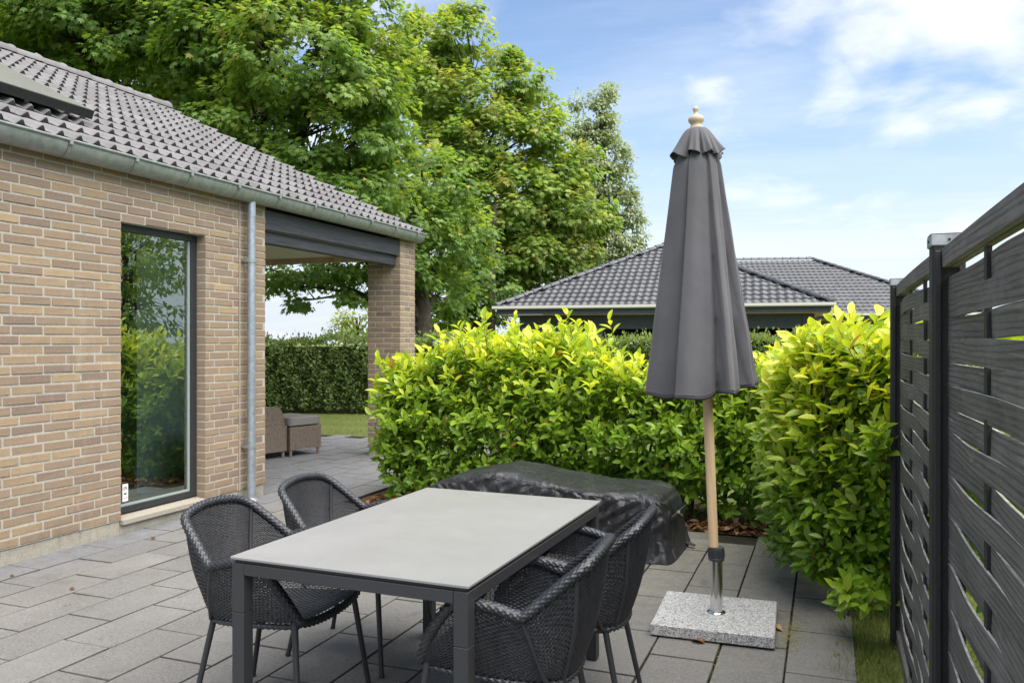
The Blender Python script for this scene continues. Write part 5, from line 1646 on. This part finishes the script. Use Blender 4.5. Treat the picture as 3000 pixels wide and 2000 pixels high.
# ================================================================== trees
def tree(name, label, base, trunk_top, r0, lobes, leaf=('maple', .13), per=34, dens=1.0, seed=1, tone0=.45, mat='maple_leaf', limb_r=.09, spread=.36):
    """lobes: (centre xyz, radius xyz) in world metres"""
    rng = np.random.default_rng(seed)
    t = tag(empty(name, (base[0], base[1], 0)), label, 'tree', None)
    off = np.array([base[0], base[1], 0.0])
    T, F = (MAPLE_T, MAPLE_F) if leaf[0] == 'maple' else (SMALL_T, SMALL_F)
    tr = MB()
    tt = np.array(trunk_top) - off
    tp = catmull([(0,0,-.1), (tt[0]*.3+rng.normal(0,.05), tt[1]*.3, tt[2]*.35), (tt[0]*.7, tt[1]*.7+rng.normal(0,.06), tt[2]*.7), tuple(tt)], 5)
    rr = np.linspace(r0, r0*.45, len(tp)); rr[0] *= 1.25
    tr.tube(tp, list(rr), 10)
    C = []; ON = []; lob = []
    for li, (c, rad) in enumerate(lobes):
        c = np.array(c); rad = np.array(rad) if hasattr(rad, '__len__') else np.array([rad, rad, rad*.85])
        # limb from the trunk
        k = min(len(tp)-1, max(3, int(len(tp)*(.35 + .6*np.clip((c[2]-2)/(max(tt[2], .1)+4), 0, 1)))))
        k = int(np.argmin(np.abs(tp[:, 2] - min(tt[2], max(1.6, c[2]*.62)))))
        a = tp[k]; e = c - off
        mid = a*.5 + e*.5 + np.array([rng.normal(0, .15), rng.normal(0, .15), .25 + rng.normal(0, .15)])
        path = catmull([a, mid, e], 6); lr = min(rr[k]*.75, limb_r*(.6+.4*rad[0]))
        tr.tube(path, list(np.linspace(lr, lr*.22, len(path))), 6)
        area = 4*PI*((rad[0]*rad[1])**1.6/3*1 + (rad[0]*rad[2])**1.6/3 + (rad[1]*rad[2])**1.6/3)**(1/1.6)
        n = int(area*dens*4.2)
        dv = unit(n, rng); dv[:, 2] = np.where(dv[:, 2] < -.5, dv[:, 2]*.6, dv[:, 2])
        rfac = np.clip(1 - np.abs(rng.normal(0, .20, n)), .35, 1.0) + rng.normal(0, .07, n)
        bump = 1 + .16*np.sin(dv[:, 0]*5+li) * np.sin(dv[:, 2]*6+li*2)
        p = c + dv*rad*(rfac*bump)[:, None]
        C.append(p); ON.append(dv); lob += [li]*n
        for q in range(0, n, 5):
            s = path[int(rng.integers(len(path)//2, len(path)))]; d_ = p[q]-off
            m_id = s*.5 + d_*.5 + rng.normal(0, .10, 3) + np.array([0,0,.08])
            tr.tube([s, m_id, d_], [lr*.20+.004, lr*.12+.004, .004], 4, False)
    C = np.concatenate(C); ON = np.concatenate(ON); lob = np.array(lob)
    # drop clusters buried deep inside another lobe, and half of those on the far side
    keep = np.ones(len(C), bool)
    for li, (c, rad) in enumerate(lobes):
        rad = np.array(rad) if hasattr(rad, '__len__') else np.array([rad, rad, rad*.85])
        inside = (((C-np.array(c))/rad)**2).sum(1) < .36
        keep &= ~(inside & (lob != li) & (rng.random(len(C)) < .85))
    far = (ON[:, 0]*SY - ON[:, 1]*CYAW) < -.25
    keep &= ~(far & (rng.random(len(C)) < .45))
    C, ON = C[keep], ON[keep]
    n = len(C)
    m = rng.integers(int(per*.6), int(per*1.4), n); idx = np.repeat(np.arange(n), m); N_ = len(idx)
    # a cluster is a drooping flattened spray
    ln = rng.normal(0, 1, (N_, 3)); ln /= np.linalg.norm(ln, axis=1, keepdims=True); ln *= (rng.random(N_)**.5)[:, None]
    sc = spread*rng.uniform(.7, 1.25, n)[idx]
    loc = ln*sc[:, None]*np.array([1,1,.55])
    loc[:, 2] -= .35*(loc[:, 0]**2 + loc[:, 1]**2)/spread
    pos = C[idx] + loc
    on = ON[idx]
    D = on*.45 + ln*.8 + unit(N_, rng)*.45 + np.array([0,0,-.55])
    Nn = np.array([0,0,1.0]) + on*.55 + unit(N_, rng)*.45
    S = leaf[1]*rng.uniform(.65, 1.2, N_)
    ctone = rng.normal(0, .13, n)[idx]
    tone = np.clip(tone0 + ctone + rng.normal(0, .14, N_) + .10*on[:, 2], 0, .93)
    tone[rng.random(N_) < .012] = 1.0
    V, FF, tn = scatter(T, F, pos-off, D, Nn, S, tone)
    me = me_np(V, FF, 'crown', False, {'tone': tn}); me.materials.append(M[mat])
    stuff(link('crown', me, None, t))
    link('trunk', tr.mesh('trunk', True), M['bark'], t)
    return N_
def lob(u, v, d, rpx, ry=1.0, rz=.9, dd=0.0):
    c = atv(u, v, d+dd); r = rpx/FPX*d
    return ((c.x, c.y, c.z), (r, r*ry, r*rz))
def build_trees():
    tot = 0
    d = 17.0
    b = at(250, d+1.5, 0); tt = atv(250, 250, d+1.5)
    tot += tree('maple_tree', 'large maple with dark green leaves behind the roof ridge, at the far left', b, tt, .34,
        [lob(40,-40,d,210), lob(230,40,d,200), lob(120,190,d+1,170), lob(330,190,d+1,150), lob(420,-80,d,230), lob(60,60,d+2,200), lob(420,110,d,190), lob(-160,60,d,220), lob(300,-250,d,260), lob(-100,-250,d,260), lob(180,120,d+2.5,200), lob(400,250,d+2,140)], per=56, dens=.85, seed=1, tone0=.36, leaf=('maple', .135))
    d = 16.0
    b = at(690, d+2, 0); tt = atv(690, 120, d+2)
    tot += tree('maple_tree', 'broad maple crown rising above the house roof and drooping below the porch', b, tt, .36,
        [lob(640,-90,d,230), lob(860,-60,d,230), lob(1030,40,d,170), lob(640,130,d,190), lob(830,170,d-1,210), lob(1000,230,d-.5,180), lob(560,300,d+1,150), lob(730,370,d,180), lob(920,420,d,190), lob(1080,400,d,140), lob(830,560,d,150), lob(1010,590,d,160), lob(1130,540,d,110), lob(1080,180,d+.5,140), lob(1130,330,d+.5,100),
         lob(900,-230,d,260), lob(500,-150,d+1,230), lob(520,80,d+1,170), lob(560,150,d+2,170), lob(700,250,d+2.5,200)], per=56, dens=.9, seed=2, tone0=.5, leaf=('maple', .13))
    d = 18.5
    b = at(1232, d+.5, 0); tt = atv(1228, 560, d+.5)
    tot += tree('maple_tree', 'maple with a straight dark trunk standing just right of the brick pillar', b, tt, .24,
        [lob(1180,640,d,130), lob(1060,760,d,140,1,.7), lob(930,790,d,120,1,.6), lob(830,800,d,90,1,.55), lob(1190,790,d,110), lob(1290,700,d+1,150), lob(1240,540,d+1,150), lob(1040,850,d,70,1,.7), lob(890,880,d,50,1,.9), lob(1100,680,d+1,120), lob(800,830,d,50,1,.8), lob(1290,860,d+2,110), lob(1250,920,d+2,90)], per=38, dens=.9, seed=3, tone0=.40, leaf=('maple', .14))
    d = 30.0
    b = at(1345, d+.8, 0); tt = atv(1385, 400, d+.8)
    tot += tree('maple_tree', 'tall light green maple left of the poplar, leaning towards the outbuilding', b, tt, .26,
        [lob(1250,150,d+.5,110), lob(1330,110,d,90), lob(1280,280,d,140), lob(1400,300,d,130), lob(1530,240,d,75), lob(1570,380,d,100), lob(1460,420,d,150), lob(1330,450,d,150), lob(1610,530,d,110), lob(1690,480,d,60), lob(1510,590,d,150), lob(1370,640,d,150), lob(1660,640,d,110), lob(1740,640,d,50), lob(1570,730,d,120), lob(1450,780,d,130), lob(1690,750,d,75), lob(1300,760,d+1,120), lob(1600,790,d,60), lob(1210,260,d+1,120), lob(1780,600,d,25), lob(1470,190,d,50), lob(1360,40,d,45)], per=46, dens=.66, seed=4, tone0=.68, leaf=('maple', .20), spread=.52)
    d = 28.0
    b = at(1440, d, 0); tt = atv(1450, 600, d)
    tot += tree('maple_tree', 'shaded understorey tree with bare trunk beside the outbuilding corner', b, tt, .17,
        [lob(1420,820,d,110), lob(1340,850,d,120), lob(1280,930,d,90,1,.8), lob(1400,930,d+1,90,1,.7), lob(1180,900,d+1,110)], leaf=('maple', .16), per=34, dens=.8, seed=5, tone0=.25)
    d = 34.0
    b = at(1755, d, 0); tt = atv(1765, 330, d)
    pl = []
    for (u, v, r) in [(1765,290,30),(1745,360,42),(1790,380,36),(1735,440,52),(1800,460,45),(1760,520,60),(1825,540,40),(1730,600,50),(1800,620,60),(1850,650,32),(1770,700,62),(1835,720,42),(1725,740,45),(1690,300,18),(1690,370,28),(1700,470,36),(1865,700,20),(1710,540,38),(1845,590,26),(1700,660,36),(1800,780,50)]:
        pl.append(lob(u, v, d, r, 1.0, 1.5))
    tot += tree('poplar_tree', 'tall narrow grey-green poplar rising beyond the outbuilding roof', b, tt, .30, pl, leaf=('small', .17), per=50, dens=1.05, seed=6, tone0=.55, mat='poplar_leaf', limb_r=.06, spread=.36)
    # small trees seen below the porch
    d = 24.0
    b = at(1045, d, 0); tt = atv(1045, 930, d)
    tot += tree('young_tree', 'small bushy light green tree beyond the privet hedge, left of the pillar', b, tt, .07, [lob(1040,950,d,50), lob(1085,930,d,55), lob(1010,965,d,35), lob(1110,970,d,50)], leaf=('small', .14), per=30, dens=1.0, seed=7, tone0=.75)
    # garden trees off to the right, mirrored in the window
    for k, (x, y, hh, sd) in enumerate([(5.2, 11.5, 4.3, 21), (8.2, 12.2, 6.0, 22), (7.0, 16.5, 6.5, 23), (3.6, 9.3, 2.6, 24)]):
        ls = [((x+math.cos(a)*hh*.13, y+math.sin(a)*hh*.13, hh*q), hh*.24) for a, q in ((0,.55),(2.1,.62),(4.2,.5),(1,.82),(3.5,.36))]
        tot += tree('garden_tree', ['round green garden tree beyond the side hedge, mirrored in the window', 'tall garden tree at the far right, mirrored in the window', 'tallest garden tree mirrored at the top of the window', 'low garden shrub mirrored in the middle of the window'][k], (x, y), (x, y, hh*.6), .12, ls, leaf=('small', .16), per=22, dens=.8, seed=sd, tone0=.5)
    print('leaves', tot)
build_trees()

# ================================================================== grass, weeds, litter
def build_grass():
    rng = np.random.default_rng(8)
    BT = np.array([(-.04,0,0),(.04,0,0),(.028,.5,.05),(-.028,.5,.05),(0,1,.2)]); BF = np.array([(0,1,2),(0,2,3),(3,2,4)])
    def blades(name, pos, S, tone, lean=.35, sm=None):
        n = len(pos); D = np.stack([rng.normal(0, lean, n), rng.normal(0, lean, n), np.ones(n)], 1); Nn = unit(n, rng)
        V, F, tn = scatter(BT, BF, pos, D, Nn, S, tone)
        me = me_np(V, F, name, False, {'tone': tn}); me.materials.append(M['grass_blade']); return me
    # strip between the paving and the fence
    n = 26000
    y = rng.uniform(.6, 6.2, n); x = rng.uniform(.0, 1.0, n)
    edge = .03 + .03*np.sin(y*9) + .02*np.sin(y*23)
    k = (x > edge) | (rng.random(n) < .10); x, y = x[k], y[k]
    pos = np.stack([x, y, np.full(len(x), -.03)], 1)
    dry = np.clip(1 - (x-.02)/.12, 0, 1)
    o = link('grass_strip', blades('grass_strip', pos, rng.uniform(.03, .065, len(x)), np.clip(.45 + .2*rng.normal(size=len(x)) + .4*dry, 0, 1)))
    tag(o, 'rough grass strip between the paving and the woven fence', 'grass', kind='stuff')
    # lawn beyond the porch and behind the hedge
    n = 52000
    u = rng.uniform(700, 2500, n); dd = 8.2 + 9*rng.random(n)**1.3
    l = (u-1500)/FPX*dd; x = CYAW*l - SY*dd; y = SY*l + CYAW*dd
    k = ((y > 11.15) & (x < -4.1)) | ((x >= -4.05) & (y > 7.7)); x, y = x[k], y[k]
    o = link('lawn_grass', blades('lawn_grass', np.stack([x, y, np.full(len(x), -.03)], 1), rng.uniform(.03, .06, len(x)), np.clip(.45 + .22*rng.normal(size=len(x)), 0, 1), .5))
    tag(o, 'short mown lawn beyond the terrace and the laurel hedge', 'grass', kind='stuff')
    # weeds in the joints
    P = []
    W, Lp = .303, .572
    for (u, v, m, s) in [(200,1772,60,.05),(190,1871,26,.05),(275,1880,40,.05),(315,1887,36,.06),(475,1711,60,.04),(545,1722,50,.04),(30,1935,60,.05),(65,1915,40,.04),(565,1780,40,.03),(1040,1335,60,.05),(945,1340,30,.04),(925,1363,20,.03),(2010,1960,60,.04),(1790,1952,40,.035),(2280,1825,80,.03),(2300,1855,90,.03),(1900,1835,30,.03),(2170,1630,30,.02),(810,1400,30,.05),(990,1360,20,.05),(460,1820,26,.03),(1660,1890,30,.03),(2050,1880,40,.03),(2265,1930,40,.03),(700,1700,30,.03),(1240,1940,30,.03)]:
        dd = CAMH*FPX/(v-CY); l = (u-1500)/FPX*dd; cx = CYAW*l-SY*dd; cy = SY*l+CYAW*dd
        i = round((cx+5.02)/W); gx = -5.02+W*i
        if abs(gx-cx) < .11: cx = gx
        for _ in range(m*2//3): P.append((cx+rng.normal(0, .006), cy+rng.normal(0, .035), -.014, .7*s*rng.uniform(.4, 1.1)))
    P = np.array(P)
    o = link('joint_weeds', blades('joint_weeds', P[:, :3], P[:, 3], np.clip(.55+.35*rng.normal(size=len(P)), 0, 1), .8))
    tag(o, 'small weeds and moss growing in the paving joints', 'weeds', kind='stuff')
    # thin dry moss and crumbs along joints
    n = 3000
    i = rng.integers(0, 17, n); x = -5.02 + W*i + rng.normal(0, .003, n); y = rng.uniform(1.6, 6.4, n)
    dens = np.sin(x*7.3+y*3.1) + np.sin(y*8.1-x*2) + .6*(x+3)/2
    k = dens + rng.normal(0, .4, n) > 1.0; x, y = x[k], y[k]; n = len(x)
    V, F, tn = scatter(SMALL_T, SMALL_F, np.stack([x, y, rng.uniform(-.018, -.004, n)], 1), unit(n, rng)*np.array([1,1,.3]), np.tile([0,0,1.0], (n, 1)) + .4*unit(n, rng), rng.uniform(.006, .016, n), rng.uniform(0, .8, n))
    me = me_np(V, F, 'joint_crumbs', False, {'tone': tn}); me.materials.append(M['grass_blade'])
    tag(link('joint_crumbs', me), 'dry moss crumbs lying along the paving joints', 'moss', kind='stuff')
    # leaf litter under the laurels
    n = 900
    x = rng.uniform(-3.9, .3, n); y = 6.47 + np.abs(rng.normal(0, .18, n)); 
    V, F, tn = scatter(LAU_T, LAU_F, np.stack([x, y, rng.uniform(.0, .03, n)], 1), unit(n, rng)*np.array([1,1,.25]), np.tile([0,0,1.0], (n, 1)) + .5*unit(n, rng), rng.uniform(.05, .10, n), rng.uniform(0, 1, n))
    me = me_np(V, F, 'leaf_litter', True, {'tone': tn}); me.materials.append(M['dry_leaf'])
    tag(link('leaf_litter', me), 'brown fallen leaves lying under the laurel hedge', 'leaf litter', kind='stuff')
    # needles and straw beside the granite base
    n = 420
    x = -.17 + rng.normal(0, .035, n); y = 4.35 + rng.normal(0, .14, n)
    V, F, tn = scatter(BT*np.array([.5,1,.3]), BF, np.stack([x, y, rng.uniform(.001, .012, n)], 1), unit(n, rng)*np.array([1,1,.15]), np.tile([0,0,1.0], (n, 1)), rng.uniform(.02, .05, n), rng.uniform(.8, 1, n))
    me = me_np(V, F, 'straw', False, {'tone': tn}); me.materials.append(M['grass_blade'])
    tag(link('straw', me), 'dry straw and needles beside the granite parasol slab', 'straw', kind='stuff')
    # single fallen leaves
    def fallen(u, v, s, tone, rz, label):
        dd = CAMH*FPX/(v-CY); l = (u-1500)/FPX*dd
        T = LAU_T.copy(); T[:, 2] = .18*np.abs(T[:, 0])*4*.5 + .15*np.sin(T[:, 1]*3); T[:, 0] *= 1.5
        m = me_np(T*s, LAU_F, 'fallen_leaf', True, {'tone': np.full(len(T), tone), 'across': LAU_A}); m.materials.append(M['dry_leaf'])
        o = link('fallen_leaf', m, None, None, (CYAW*l-SY*dd, SY*l+CYAW*dd, .004), (0, .1, rz)); tag(o, label, 'leaf', 'fallen leaves on the paving')
    fallen(2292, 1850, .09, .95, .9, 'large pale curled dry leaf beside the granite parasol slab')
    fallen(2066, 1886, .07, .45, 1.4, 'orange dry leaf lying before the granite parasol slab')
    fallen(445, 1580, .055, .12, .4, 'brown crumpled leaf on the paving below the window')
    fallen(206, 1729, .04, .05, .2, 'small dark brown leaf on the paving at the left')
    fallen(1722, 1925, .07, .25, -.4, 'brown leaf caught under the far right table leg')
    fallen(30, 1690, .035, .1, .2, 'thin brown leaf scrap by the house plinth at far left')
build_grass()
